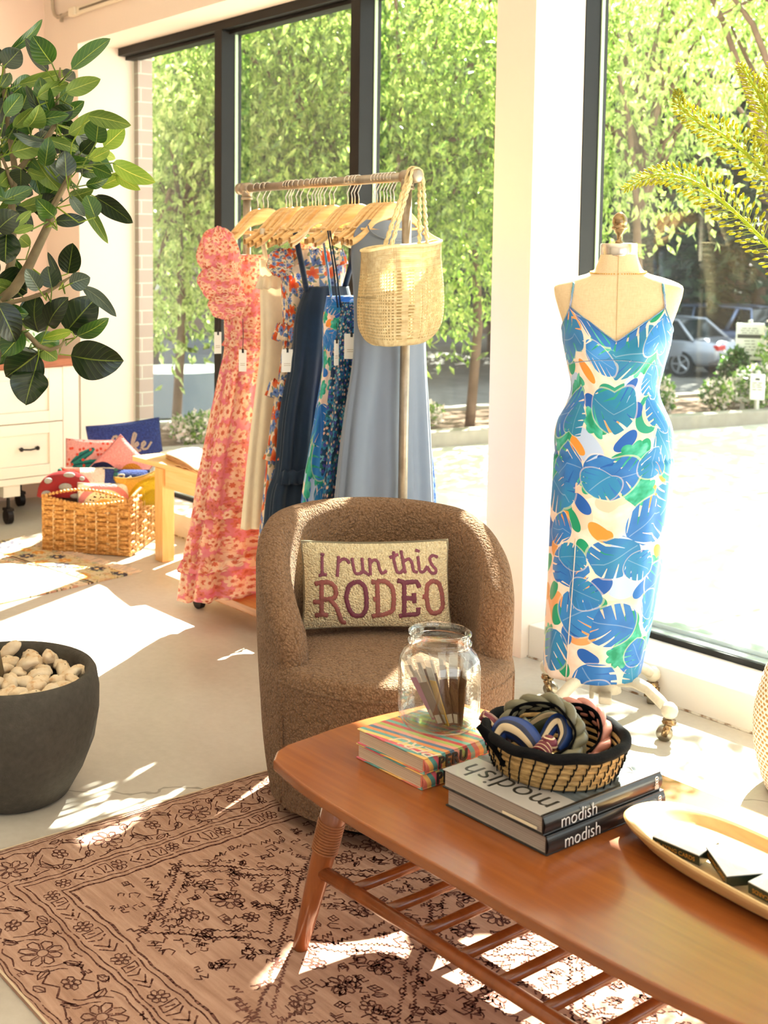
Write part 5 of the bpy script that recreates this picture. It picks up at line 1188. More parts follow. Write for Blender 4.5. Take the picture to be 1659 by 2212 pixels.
O2=[[(1420,480),(1360,520),(1350,640),(1370,770),(1420,822),(1500,800),(1532,740),(1520,600),(1490,500),(1420,480)],[(1308,640),(1350,640)]]
YC,YM=yarn('coral_yarn','E47C74'),yarn('magenta_yarn','B04668')
for nm,st,ym in (('letter_r',Rr,YC),('letter_o',Oo,YM),('letter_d',Dd,YC),('letter_e',Ee,YM),('letter_o',O2,YC)): stitch(t,ys,st,.0064,ym,nm,sx,sz,cx,cz)
# ---- wicker basket ----
M_WICK=G('wicker',.5,0,.4); g=M_WICK; o=g.obj(); g.col(g.ramp(g.noise(o,70,4,.6),[(.3,hexc('8A5A28')),(.5,hexc('C08A48')),(.72,hexc('DDB070'))])); g.bump(g.noise(o,260,2),.3,.002); M_WICK=g.m
M_WST=plain('pale_wicker_stake',hexc('E6C795'),.55)
BA=math.atan2(.294,.353); BO=Vector((-5.484,2.804,.0))
t=thing('wicker_basket','rectangular brown wicker basket heaped with cushions, beside the cream cabinet','basket',BO,BA)
LX,LY,HB=.46,.44,.285; wv=MB(); stx=MB(); rows=12; r0=.0115
def side(p,q,dipf,tag_):
    p,q=Vector(p),Vector(q); d=(q-p); L=d.length; d.normalize(); nrm=Vector((d.y,-d.x,0)); nst=int(L/.055)
    for j in range(rows):
        z=.022+(HB-.02)*j/(rows-1)*.93; P=[];Rr_=[]
        for k in range(nst*8+1):
            s=k/(nst*8); ph=PI*(s*nst+j); zt=HB-dipf*math.sin(PI*s)-.012
            off=.0065*math.sin(ph); zz=min(z,zt)+.003*math.sin(ph*.5+j); P.append(p+d*(s*L)+nrm*off+Vector((0,0,zz))); Rr_.append(.0072+.0042*abs(math.sin(ph)))
        wv.tube(P,Rr_,6)
        P2=[a-nrm*2*(a-(p+d*((a-p).dot(d)))).dot(nrm)+Vector((0,0,.008)) for a in P]; wv.tube(P2,[x*.8 for x in Rr_],5)
    for k in range(1,nst):
        s=k/nst; stx.tube([p+d*(s*L)+Vector((0,0,.01)),p+d*(s*L)+Vector((0,0,HB-dipf*math.sin(PI*s)-.01))],.006,5)
        if k%2: stx.tube([p+d*(s*L)+nrm*.0165+Vector((0,0,.02+.0*m_)) for m_ in (0,1)][:1]+[p+d*(s*L)+nrm*.0165+Vector((0,0,HB-dipf-.03))],.0018,4)
side((0,0,0),(LX,0,0),.035,'f'); side((LX,0,0),(LX,LY,0),-.03,'r'); side((LX,LY,0),(0,LY,0),.035,'b'); side((0,LY,0),(0,0,0),-.03,'l')
wv.build('woven_wall',M_WICK,t,True); stx.build('stakes',M_WST,t,True)
def beads(path,r,name):
    m=MB(); P=[Vector(p) for p in path]; acc=0; last=P[0]
    Q=[]
    for i in range(len(P)-1):
        n=max(1,int((P[i+1]-P[i]).length/(r*1.25))); Q+=[P[i].lerp(P[i+1],k/n) for k in range(n)]
    for i,q in enumerate(Q): m.sph(q,(r*1.15,r*1.15,r*1.0),7,Matrix.Rotation(i*.3,3,'Z'))
    return m.build(name,M_WICK,t,True)
arc=lambda p,q,h:[Vector(p).lerp(Vector(q),k/24)+Vector((0,0,h*math.sin(PI*k/24))) for k in range(25)]
beads(arc((0,0,HB),(LX,0,HB),-.035),.0095,'rim_band'); beads(arc((LX,0,HB),(LX,LY,HB),.03),.0095,'rim_band'); beads(arc((LX,LY,HB),(0,LY,HB),-.035),.0095,'rim_band'); beads(arc((0,LY,HB),(0,0,HB),.03),.0095,'rim_band')
beads(arc((0,-.004,HB),(LX,-.004,HB),.042),.0085,'handle'); beads(arc((0,LY+.004,HB),(LX,LY+.004,HB),.042),.0085,'handle')
beads([(0,0,.01),(LX,0,.01),(LX,LY,.01),(0,LY,.01),(0,0,.01)],.0095,'foot_band')
for (x,y) in ((0,0),(LX,0),(LX,LY),(0,LY)): beads([(x,y,.01),(x,y,HB)],.0095,'corner_post')
MB().box(.01,LX-.01,.01,LY-.01,.004,.012).build('basket_floor',M_WICK,t)
# ---- cushions in the basket ----
navyc=cushion_mat('navy_knit',lambda g,u,x,y:g.ramp(g.noise(u,90,2),[(.3,hexc('24346E')),(.7,hexc('34488E'))]))
ycream=yarn('cream_yarn','EFE3D0')
bq=Matrix.Rotation(BA,3,'Z')
def bp(x,y,z): v=bq@Vector((x,y,0)); return (BO.x+v.x,BO.y+v.y,z)
t,ys=cushion('lake_cushion','navy blue cushion with cream script lettering reading lake, at the back of the wicker basket',.40,.26,.085,at(271,963,6.62),.05,-.12,-.11,navyc)
SL=[[(150,180),(230,150),(330,60),(340,15),(300,20),(240,110),(240,170),(290,160)],[(400,110),(350,110),(330,150),(360,180),(400,140),(405,180),(440,165)],[(440,165),(520,90),(560,20),(535,5),(500,80),(480,190)],[(490,140),(560,95),(570,120),(520,140),(560,185),(590,170)],[(590,160),(650,120),(640,95),(605,120),(610,170),(660,170),(720,110)]]
stitch(t,ys,SL,.0062,ycream,'script_lettering',.00048,.00058,425,120)
def cact(g,u,x,y):
    c=g.ramp(g.noise(u,100,2),[(.3,hexc('E79A94')),(.7,hexc('F2B4AC'))]); w=g.vm('ADD',u,g.vm('SCALE',g.noise(u,30,2,out='Color'),.01)); X,Y,_=g.sep(w); X=X+.005
    for (cx_,cy_,a,L_,wd) in ((-.05,.04,.6,.075,.022),(.0,.0,.12,.10,.024),(-.045,-.045,-.5,.065,.022),(.085,.02,.9,.05,.022)):
        s,k=math.sin(a),math.cos(a); p=(X-cx_)*k+(Y-cy_)*s; q=(Y-cy_)*k-(X-cx_)*s; m=((p/L_)*(p/L_)+(q/wd)*(q/wd))<1; c=g.mix(m,c,g.mix((q*260).sin()>.2,hexc('2F8A7E'),hexc('1E5A5C')))
    m,b=leaf(g,u,34,.26,3,1.0); c=g.mix(m*(x<.12)*(b>.45),c,hexc('E2523E')); return c
t,ys=cushion('cactus_cushion','pink cushion with green prickly cactus pattern, back left of the wicker basket',.30,.25,.085,at(203,1000,6.44),-.05,-.15,.03,cushion_mat('cactus_pattern',cact))
def mount(g,u,x,y):
    s=.7071; X=(x-y)*s; Y=(x+y)*s   # cushion is turned 45 degrees
    Xh=(x*s+y*s); Yv=(y*s-x*s)
    c=g.ramp(g.noise(u,100,2),[(.3,hexc('E98E8C')),(.7,hexc('F4A8A2'))])
    sun_=((Xh-.05)*(Xh-.05)+(Yv+.045)*(Yv+.045)).sqrt()<.062; c=g.mix(sun_,c,hexc('CF8326'))
    hill=Yv<((Xh*-28-.6).sin()*.025-.035-Xh*.45); c=g.mix(hill,c,hexc('151C44')); h2=((Xh+.115)*(Xh+.115)+(Yv+.055)*(Yv+.055)).sqrt()<.042; return g.mix(h2,c,hexc('5A678E'))
t,ys=cushion('sunset_cushion','pink cushion with ochre sun and navy hills, turned on its corner in the wicker basket',.235,.235,.08,at(262,1008,6.36),.12,-.15,PI/4,cushion_mat('sunset_pattern',mount))
t,ys=cushion('navy_cushion','navy blue cushion with a bit of cream lettering, lying low behind the yellow arc cushion',.24,.13,.06,at(272,1040,6.27),0,-.5,.04,navyc); stitch(t,ys,[[(0,40),(20,0),(50,0),(40,40),(10,60)],[(60,30),(90,10)]],.005,ycream,'script_lettering',.0009,.0009,60,30)
tas=yarn('teal_yarn','3FA594')
def tasselc(g,u,x,y): return g.mix((x>-.045),hexc('D8452F'),g.ramp(g.noise(u,90,3),[(.3,hexc('E6D5BC')),(.7,hexc('F4E9D8'))]))
t,ys=cushion('tasselled_cushion','cream and red cushion with teal corner tassels, behind the toadstool cushion',.29,.16,.07,at(192,1042,6.29),-.02,-.45,0,cushion_mat('cream_red_pile',tasselc))
def tassel(t,x,y,z,r=.022,h=.055,name='tassel'):
    m=MB(); m.sph((x,y,z),(.012,.012,.012),8)
    for k in range(26):
        a=2*PI*k/26; rr=r*(.55+.45*((k*7)%5)/4); m.tube([(x,y,z-.006),(x+rr*math.cos(a)*.7,y+rr*math.sin(a)*.7,z-h*.4),(x+rr*math.cos(a),y+rr*math.sin(a),z-h)],[.003,.0035,.0025],4)
    return m.build(name,tas,t,True)
tassel(t,.14,-.03,.055); tassel(t,-.15,-.02,.06)
# toadstool cushion
p=Vector(at(141,1050,6.21)); t=thing('toadstool_cushion','red toadstool cushion with white spots and brown stalk, in the wicker basket','cushion',p); t.rotation_euler=(0,0,face_cam(p,.0))
M_REDK=yarn('red_pile','C4161C'); M_WK=yarn('white_pile','F6F1EA'); M_BRK=yarn('brown_pile','9A6C50')
def capf(u,v):
    a=PI*v; X=(2*u-1); w=.135*math.sqrt(max(0,1-abs(X)**2.4)); x=X*.145; z=-.05+ (w*.95)*math.sin(a)*1.0 if True else 0
    return (x, -.055*math.cos(a)*math.sqrt(max(0,1-abs(X)**2.4)), z)
MB().grid(capf,40,22).grid(lambda u,v:((2*u-1)*.145*1.0,(2*v-1)*.055*math.sqrt(max(0,1-abs(2*u-1)**2.4)),-.05),40,6).build('cap',M_REDK,t,True)
for (x,z,rx,rz) in ((.0,.005,.034,.02),(.02,.062,.03,.014),(-.085,.035,.022,.016),(-.095,-.03,.026,.018),(.055,-.042,.032,.013),(.085,.042,.014,.012)):
    X=x/.145; w=.135*math.sqrt(max(0,1-abs(X)**2.4)); sa=max(-1,min(1,(z+.05)/(w*.95+1e-6))); y=-.055*math.sqrt(max(0,1-sa*sa))*math.sqrt(max(0,1-abs(X)**2.4))
    MB().sph((x,y-.002,z),(rx,.010,rz),12).build('spot',M_WK,t,True)
MB().grid(lambda u,v:(.045+.065*math.cos(2*PI*u)*(1-.1*v),.045*math.sin(2*PI*u),-.13+.08*v),28,6,cu=True).build('stalk',M_BRK,t,True)
def arcs(g,u,x,y):
    r=((x-.06)*(x-.06)+(y+.07)*(y+.07)).sqrt(); return g.ramp(r/.2,[(0,hexc('B99A10')),(.34,hexc('C6A61C')),(.36,hexc('DDBE2E')),(.58,hexc('DDBE2E')),(.6,hexc('C9A31A')),(.68,hexc('E3B04A')),(1,hexc('E8B550'))],'CONSTANT')
t,ys=cushion('yellow_cushion','mustard and yellow arched cushion at the right of the wicker basket',.235,.19,.08,at(300,1062,6.2),.25,-.15,-.12,cushion_mat('yellow_arcs',arcs),plump=2.0,pinch=.12)
def melon(g,u,x,y):
    r=((x+.0)*(x+.0)+(y+.07)*(y+.07)).sqrt(); c=g.ramp(r/.2,[(0,hexc('8C98A8')),(.14,hexc('8C98A8')),(.15,hexc('E9AE62')),(.33,hexc('E9AE62')),(.35,hexc('F2E6BE')),(.58,hexc('F2E6BE')),(.6,hexc('E89090')),(.74,hexc('E89090')),(.76,hexc('F5EAD6'))],'CONSTANT')
    m,b=leaf(g,u,62,.33,1,1.6); c=g.mix(m*(r>.076)*(r<.108),c,hexc('141414')); return c
t,ys=cushion('fruit_slice_cushion','cream cushion with a pink and cream seeded fruit slice, front right in the wicker basket',.27,.16,.07,at(225,1078,6.15),.1,-.15,.04,cushion_mat('fruit_slice',melon))
# ================= books =================
def stripes(name):
    g=G(name,.25,0,.5); o=g.obj(); x,y,z=g.sep(o); s=(y*2.2+z*1.0-x*.5)+g.noise(o,4,2)*.06
    pal=['E06A4A','F0B24A','2F8F88','D8405A','F4CF6A','58A8A0','E88A3C','3F6E8C','F09A80','B8C25A','D83A3A','6FB8A8']; st=[(i/12,hexc(c)) for i,c in enumerate(pal)]
    g.col(g.mix(.14,g.ramp((s*3.2).frac(),st,'CONSTANT'),g.ramp(g.noise(g.vec(x*30,y*400,z*400),2,2),[(.3,(.1,.1,.1)),(.7,(1,1,1))]))); g.b.inputs['Coat Weight'].default_value=.4; return g.m
def pages(name,c1,c2):
    g=G(name,.8,0,.2); o=g.obj(); x,y,z=g.sep(o); g.col(g.ramp(g.noise(g.vec(x*2,y*2,z*900),1,2),[(.35,hexc(c1)),(.65,hexc(c2))])); return g.m
M_STR=stripes('striped_textile_cover'); M_PG=pages('page_edges','B59A82','D9C2A8'); M_PG2=pages('grey_page_edges','8E8076','B8A99A')
def book(name,label,x0,x1,y0,y1,z0,h,cov,pg,rot=0):
    c=Vector(((x0+x1)/2,(y0+y1)/2,z0)); t=thing(name,label,'book',c,rot); a,b=(x1-x0)/2,(y1-y0)/2; k=.003
    m=MB().box(-a,a,-b,b,0,k).box(-a,a,-b,b,h-k,h); m.grid(lambda u,v:(a-.002+.006*math.cos(PI*(v-.5)),-b+2*b*u,h*v),2,12); m.box(a-.004,a,-b,b,k,h-k)
    m.build('cover',cov,t,bevel=.0012); 
    MB().box(-a+.004,a-.006,-b+.004,b-.004,k+.0001,h-k-.0001).build('page_block',pg,t); return t
M_TXTD=plain('dark_title_print',hexc('2A2A26'),.4); M_TXTW=plain('white_title_print',hexc('F2EEEA'),.4); 
for i,(z,lb,r,dx) in enumerate(((TZ,'bright multicolour striped hardback book, lower of the two on the coffee table',.0,0),(TZ+.0335,'bright multicolour striped hardback book with the glass jar standing on it',.015,.002))):
    t=book('striped_book',lb,-1.893+dx,-1.697+dx,1.704,1.984,z+.0002,.033,M_STR,M_PG,r); t['group']='striped books on the coffee table'
    text_mesh('PERU',.034,M_TXTD,'title',t,Matrix.Translation((.1035,-.062,.0165))@Matrix.Rotation(PI/2,4,'Z')@Matrix.Rotation(PI/2,4,'X'),.0012,bold=.0008,spacing=1.12)
t=bpy.data.objects['striped_book.001']
text_mesh('PERU',.05,plain('cover_script',hexc('D9C9B0'),.4),'cover_lettering',t,Matrix.Translation((.05,-.11,.0332))@Matrix.Rotation(PI,4,'Z'),.0002,shear=.3)
# two monochrome books
g=G('fashion_book_cover',.4,0,.5); u=g.obj(); x,y,z=g.sep(u); f=g.noise(g.vec(x*3,y*9,z),2,4,.6); ph=g.ramp(f+(y*1.5),[(.35,hexc('23282C')),(.5,hexc('6A7880')),(.62,hexc('2C3236')),(.85,hexc('C9D0D2'))])
c=g.mix(y<-.075,ph,hexc('A8A39E')); c=g.mix((x>.117),c,hexc('0E0D0D')); c=g.mix((z<.035),c,hexc('0E0D0D')); g.col(c); g.b.inputs['Coat Weight'].default_value=.4; M_MOD=g.m
for i,(z,lb,dx,dy) in enumerate(((TZ,'thick black spined book with white title, lower of the two on the coffee table',.004,.006),(TZ+.0375,'thick black spined book with white title, directly under the coiled basket',0,0))):
    t=book('modish_book',lb,-1.627+dx,-1.380+dx,1.689+dy,2.030+dy,z+.0002,.037,M_MOD,M_PG2); t.name='fashion_book'; t['group']='black spined books on the coffee table'
    Ms=Matrix.Translation((.1292,-.115,.0175))@Matrix.Rotation(PI/2,4,'Z')@Matrix.Rotation(PI/2,4,'X')
    text_mesh('modish',.037,M_TXTW,'title',t,Ms@Matrix.Translation((-.015,0,0)),.0006,align='LEFT',sx=.95,bold=-.0007)
    m=MB()
    for (cy,cz,r) in ((.15,.029,.0042),(.1505,.0235,.0036),(.1505,.018,.0036)): m.tube([(.1292,cy+r*math.cos(2*PI*k/14),cz+r*.7*math.sin(2*PI*k/14)) for k in range(14)],.0006,4,closed=True)
    for k in range(5): m.box(.1287,.1297,.1455+.0025*k,.1462+.0025*k,.008,.015)
    m.build('publisher_mark',M_TXTW,t)
    if i==1: 
        Mt=Matrix.Translation((.0,-.125,.0372))@Matrix.Rotation(PI,4,'Z'); text_mesh('modish',.085,M_TXTD,'cover_lettering',t,Mt,.0003,sx=.86,bold=-.0006)
        MB().tube([(.06,.12,.0376),(.08,.135,.0376),(.1,.12,.0376),(.08,.10,.0376),(.055,.11,.0376)],.0008,4,closed=True).build('line_drawing',M_TXTW,t)
        MB().box(.03,.11,-.1725,-.171,.008,.0125).build('bookmark',plain('cream_slip',hexc('E8D8B8'),.6),t)
# ================= glass jar with packets =================
JC=Vector((-1.808,1.862,TZ+.0673)); 
t=thing('glass_jar','large clear ribbed glass jar standing open on the striped books','jar',JC)
g=G('clear_glass'); tp=g.n('ShaderNodeBsdfTransparent'); tp.inputs[0].default_value=(.96,.975,.97,1); gl=g.n('ShaderNodeBsdfGlossy'); gl.inputs['Roughness'].default_value=.03; pass
mx=g.n('ShaderNodeMixShader'); g.put(mx.inputs[0],(schlick(g,.06)*1.4).mn(.9)); g.t.links.new(tp.outputs[0],mx.inputs[1]); g.t.links.new(gl.outputs[0],mx.inputs[2]); g.t.links.new(mx.outputs[0],g.out.inputs[0]); M_GLS=g.m
pr_=[(.0,.0),(.066,.0),(.076,.004),(.083,.016),(.0855,.03),(.0855,.05),(.0855,.07),(.0855,.09),(.0855,.11),(.0855,.13),(.083,.146),(.077,.158),(.068,.167),(.0635,.172),(.0640,.177),(.0675,.180),(.0675,.183),(.0635,.186),(.0635,.196),(.0665,.199),(.0665,.203),(.062,.206),(.0595,.203),(.0595,.175),(.063,.168),(.074,.156),(.0795,.144),(.082,.13),(.082,.03),(.078,.016),(.066,.008),(0,.008)]
def jarf(u,v):
    i=v*(len(pr_)-1); k=min(int(i),len(pr_)-2); q=i-k; r=pr_[k][0]*(1-q)+pr_[k+1][0]*q; z=pr_[k][1]*(1-q)+pr_[k+1][1]*q; th=2*PI*u
    if .012<z<.15: 
        am=math.sin(PI*min(1,max(0,(z-.012)/.138)))**.4; r*=1+am*(.035*math.cos(4*th+.5)**2-.018)
        if math.cos(4*th+.5)>.55 and v<.5 and .025<z<.125: r+=.0009*math.sin(z*2000)
    return (r*math.cos(th),r*math.sin(th),z)
MB().grid(jarf,120,125,cu=True).build('glass_body',M_GLS,t,True)
pk=None; M_KR=[plain('brown_packet',hexc('6E4A30'),.5,0,.5,.15,30),plain('tan_packet',hexc('A07C58'),.5,0,.5,.15,30),plain('yellow_packet',hexc('B98A1E'),.5),plain('rose_packet',hexc('B06A8A'),.5)]
M_CEL=G('cellophane',.15,0,.5); M_CEL.b.inputs['Alpha'].default_value=.35; M_CEL.col(hexc('E8DCD0')); M_CEL=M_CEL.m
proto=None
cols=[3,1,0,1,0,2,0,1,0,0,1,0,0,1,0,0,1]
for i in range(17):
    if i==0:
        proto=thing('incense_packet','slim brown stick packet leaning in the glass jar','packet',(0,0,0),group='stick packets in the glass jar')
        MB().box(-.0085,.0085,-.0018,.0018,0,.105).build('packet_body',M_KR[0],proto,bevel=.0008); MB().box(-.0092,.0092,-.0009,.0009,.105,.135).build('packet_tip',M_CEL,proto); MB().box(-.0055,.0055,-.0021,-.0017,.006,.026).build('packet_label',plain('packet_label_print',hexc('C9B8A0'),.6),proto); q=proto
    else:
        q=copy_tree(proto)
    b=[c for c in q.children if c.name.startswith('packet_body')][0]
    if cols[i] or i:
        b.data=b.data.copy(); b.data.materials[0]=M_KR[cols[i]]
    lbl={2:'slim yellow stick packet leaning in the glass jar, among the brown ones',3:'slim rose coloured stick packet at the side of the bunch in the glass jar'}.get(cols[i])
    q['label']=lbl or ('slim tan stick packet leaning in the glass jar' if cols[i]==1 else 'slim dark brown stick packet leaning in the glass jar')
    s=i/16; e=RH*( -.006+.052*s )+FH*(.036*math.sin(i*2.1)); top=RH*(-.066+.128*s)+FH*(.045*math.sin(i*2.1)); b0=JC+e+Vector((0,0,.0095)); d=(top-e)+Vector((0,0,.115)); d.normalize()
    q.rotation_euler=(d.to_track_quat('Z','Y').to_matrix()@Matrix.Rotation(face_cam(b0)+.5*math.sin(i*3.3),3,'Z')).to_euler(); q.location=b0
# ================= scarf basket =================
SBC=Vector((-1.508,1.872,TZ+.0748))
t=thing('coiled_basket','small round coiled grass basket with black stitching and rim, holding headbands','basket',SBC)
g=G('coiled_grass',.7,0,.3); o=g.obj(); g.col(g.ramp(g.noise(g.vm('MULTIPLY',o,(60,60,260)),1,3),[(.3,hexc('8A6A3C')),(.7,hexc('CBA66C'))])); M_COIL=g.m; M_BLKY=plain('black_yarn',hexc('0B0A0B'),.9,0,.2,0,8,.6,300)
co=MB(); st=MB()
RS=[.108,.114,.119,.123,.126]
for j,R in enumerate(RS):
    z=.008+j*.0125; co.tube([(R*math.cos(2*PI*k/72),R*math.sin(2*PI*k/72),z) for k in range(72)],.0074,8,closed=True)
    for k in range(34):
        a=2*PI*(k+.0*j+j*.18)/34; c_,s_=math.cos(a),math.sin(a); a2=a+.02
        st.tube([(c_*(R+.0078),s_*(R+.0078),z-.0075),(math.cos(a2)*(R+.0092),math.sin(a2)*(R+.0092),z),(math.cos(a2)*(R+.0085),math.sin(a2)*(R+.0085),z+.0075)],.0014,5)
co.tube([(0,0,.004),(0,0,.008)],.108,40).build('coils',M_COIL,t,True); st.build('stitches',M_BLKY,t,True)
MB().tube([(.131*math.cos(2*PI*k/64),.131*math.sin(2*PI*k/64),.071+.002*math.sin(k)) for k in range(64)],.0105,9,closed=True).build('rim',M_BLKY,t,True)
MB().lathe([(.105,.012),(.118,.05),(.124,.07)],48).build('lining',M_BLKY,t,True)
M_OLV=plain('olive_satin',hexc('6A644C'),.35,0,.5,.1,20); M_PKS=plain('pink_satin',hexc('C08070'),.35,0,.5,.1,20); M_VEL=plain('black_velvet',hexc('060506'),.95,0,.1)
def scarfm(name,a,b,c,k):
    g=G(name,.4,0,.4); u=g.uv(); x,y,_=g.sep(u); s=(y*k+g.noise(u,6,2)*.3).frac(); g.col(g.ramp(s,[(0,hexc(a)),(.3,hexc(b)),(.42,hexc(c)),(.62,hexc(b)),(.72,hexc(a))],'CONSTANT')); return g.m
M_SCN=scarfm('navy_cream_scarf','1E3A78','16203E','D8BE98',2); M_SCM=scarfm('maroon_cream_scarf','6E2230','6E2230','D8BE98',3); M_SCO=scarfm('olive_cream_scarf','3E4228','3E4228','C9B08A',2)
def spl(P,n=8):
    P=[Vector(p) for p in P]; out=[]
    for i in range(len(P)-1):
        a,b,c,d=P[max(0,i-1)],P[i],P[i+1],P[min(len(P)-1,i+2)]
        for k in range(n):
            q=k/n; out.append(.5*((2*b)+(c-a)*q+(2*a-5*b+4*c-d)*q*q+(3*b-a-3*c+d)*q**3))
    return out+[P[-1]]
def headband(name,label,path,r,mat,braided=True,inner=None,d0=2.4):
    P=spl([at(x,y,d0+dd) for x,y,dd in path],8); t=thing(name,label,'headband',min(P,key=lambda q:q.z)); n=len(P)
    cen=sum(P,Vector((0,0,0)))/n
    if inner: 
        m=MB(); V=[];F=[]
        for i,p in enumerate(P):
            d=(P[min(n-1,i+1)]-P[max(0,i-1)]).normalized(); rad=(p-cen).normalized(); wd=d.cross(rad).normalized(); V+= [p-rad*.008+wd*.022,p-rad*.008-wd*.022]
        F=[(2*i,2*i+1,2*i+3,2*i+2) for i in range(n-1)]; m.add(V,F); m.build('inner_band',inner,t,True,world=True,solid=.004)
    if braided:
        for k in range(3):
            Q=[];R_=[]
            for i,p in enumerate(P):
                d=(P[min(n-1,i+1)]-P[max(0,i-1)]).normalized(); rad=(p-cen).normalized(); wd=d.cross(rad).normalized(); ph=i*.33+k*2*PI/3
                Q.append(p+wd*math.sin(ph)*r*1.05+rad*(math.sin(2*ph)*r*.45+.002)); R_.append(r*.78*(.25+.75*min(1,min(i,n-1-i)/4)))
            MB().tube(Q,R_,9).build('braid_strand',mat,t,True,world=True)
    else:
        MB().tube(P,[r*(.5+.5*math.sin(PI*min(1,max(.12,i/(n-1))))) for i in range(n)],10).build('band',mat,t,True,world=True)
    return t
headband('braided_headband','olive green braided satin headband with black lining, standing up in the coiled basket',[(1093,1575,.02),(1108,1535,.03),(1150,1518,.03),(1205,1522,.02),(1240,1560,0),(1252,1595,-.02),(1236,1632,-.05),(1195,1652,-.07)],.0125,M_OLV,True,M_VEL,2.41)
headband('braided_headband','dusty pink braided satin headband with black lining, at the right in the coiled basket',[(1212,1526,.06),(1255,1526,.06),(1292,1550,.05),(1306,1588,.02),(1290,1625,-.01),(1250,1650,-.04),(1212,1660,-.06)],.0115,M_PKS,True,M_VEL,2.44)
headband('velvet_headband','plain black velvet headband rising at the left rim of the coiled basket',[(1034,1568,-.02),(1052,1588,-.03),(1076,1620,-.05),(1092,1655,-.06)],.0105,M_VEL,False,None,2.38)
headband('knotted_headband','navy and cream scarf headband in the middle of the coiled basket',[(1068,1600,0),(1090,1572,.01),(1125,1580,0),(1150,1605,-.02),(1160,1625,-.03)],.024,M_SCN,False,None,2.38)
headband('knotted_headband','navy cream striped headband loop behind the knot in the coiled basket',[(1170,1605,.0),(1195,1565,.02),(1215,1560,.02),(1222,1590,0),(1205,1620,-.02)],.017,M_SCN,False,None,2.40)
headband('knotted_headband','olive and cream patterned scarf headband deep in the coiled basket',[(1125,1560,.05),(1150,1575,.05),(1185,1555,.05),(1210,1550,.05)],.02,M_SCO,False,None,2.41)
headband('knotted_headband','maroon scarf headband with cream line, poking up at the left of the coiled basket',[(1041,1544,.03),(1055,1555,.03),(1075,1580,.02),(1090,1610,0),(1100,1640,-.02)],.017,M_SCM,False,None,2.40)
p=at(1186,1606,2.335); t=thing('scarf_knot','small maroon and cream scarf knot in front of the navy headband in the coiled basket','scarf',p)
MB().sph((0,0,0),(.017,.015,.016),14).build('knot',M_SCM,t,True); MB().grid(lambda u,v:(.016*math.cos(2*PI*u)*(1+.4*v)-.004*v,-.01-.014*v,.013*math.sin(2*PI*u)*(1+.3*v)-.02*v-.004),24,5,cu=True).build('knot_end',M_SCM,t,True,solid=.0015)
# ================= dough bowl tray and card boxes =================
M_BOWL=wood('blond_wood',hexc('D9B27A'),hexc('BE9058'),.5,.8,'x')
TC=Vector((-1.095,1.905,TZ)); t=thing('wooden_tray','long oval carved blond wood tray holding boxes of playing cards','tray',TC,math.radians(-6))
A_,B_=.275,.112
pf=[(0,0.001),(.70,.001),(.86,.012),(.97,.029),(1.0,.037),(.985,.041),(.93,.040),(.89,.036),(.80,.022),(.66,.013),(0,.011)]
def trf(u,v):
    i=v*(len(pf)-1); k=min(int(i),len(pf)-2); q=i-k; r=pf[k][0]*(1-q)+pf[k+1][0]*q; z=pf[k][1]*(1-q)+pf[k+1][1]*q; th=2*PI*u; c,s=math.cos(th),math.sin(th)
    rx=A_*r if r>.5 else A_*r; ry=B_*r; w=.003*math.sin(3*th+1)
    return (rx*math.copysign(abs(c)**.8,c),ry*math.copysign(abs(s)**.9,s),z+w*(z/.04))
MB().grid(trf,96,51,cu=True).build('tray_body',M_BOWL,t,True)
g=G('wrapped_white_card',.08,0,.6); o=g.obj(); g.col(hexc('E9E9EC')); g.bump(g.noise(o,50,4,.7,dist=1),.6,.004); g.b.inputs['Coat Weight'].default_value=.8; M_WRAP=g.m
M_DG=plain('dark_green_card',hexc('1E2A20'),.3); M_GOLD=plain('gold_print',hexc('C08A3A'),.35,.4)
for i,(x,y,z,yaw,rx,ry,lb) in enumerate([(-1.222,1.878,.456,.05,.10,.0,'dark green box of playing cards with white top, leftmost in the oval tray'),(-1.128,1.878,.458,-.62,.10,.16,'dark green box of playing cards turned askew, middle of the three in the oval tray'),(-1.03,1.862,.456,-.12,.10,0,'dark green box of playing cards, rightmost of the three in the oval tray')]):
    if i==0:
        b0=thing('card_box',lb,'card box',(x,y,z),yaw,group='boxes of playing cards in the tray')
        MB().box(-.045,.045,-.032,.032,0,.0185).build('box_sides',M_DG,b0,bevel=.0008); MB().box(-.0447,.0447,-.0317,.0317,.0187,.0205).build('top_face',M_WRAP,b0,bevel=.0006)
        text_mesh('PLAYING CARDS',.0105,M_GOLD,'side_lettering',b0,Matrix.Translation((0,-.0322,.009))@Matrix.Rotation(PI/2,4,'X'),.0002,sx=.93); b=b0
    else: b=copy_tree(b0)
    b['label']=lb; b.location=(x,y,z); b.rotation_euler=(rx,ry*.5,yaw)
    if i==2:
        for ch in b.children:
            if ch.name.startswith('side_lettering'): ch.rotation_euler=(0,PI,0); ch.location=(0,0,.018)
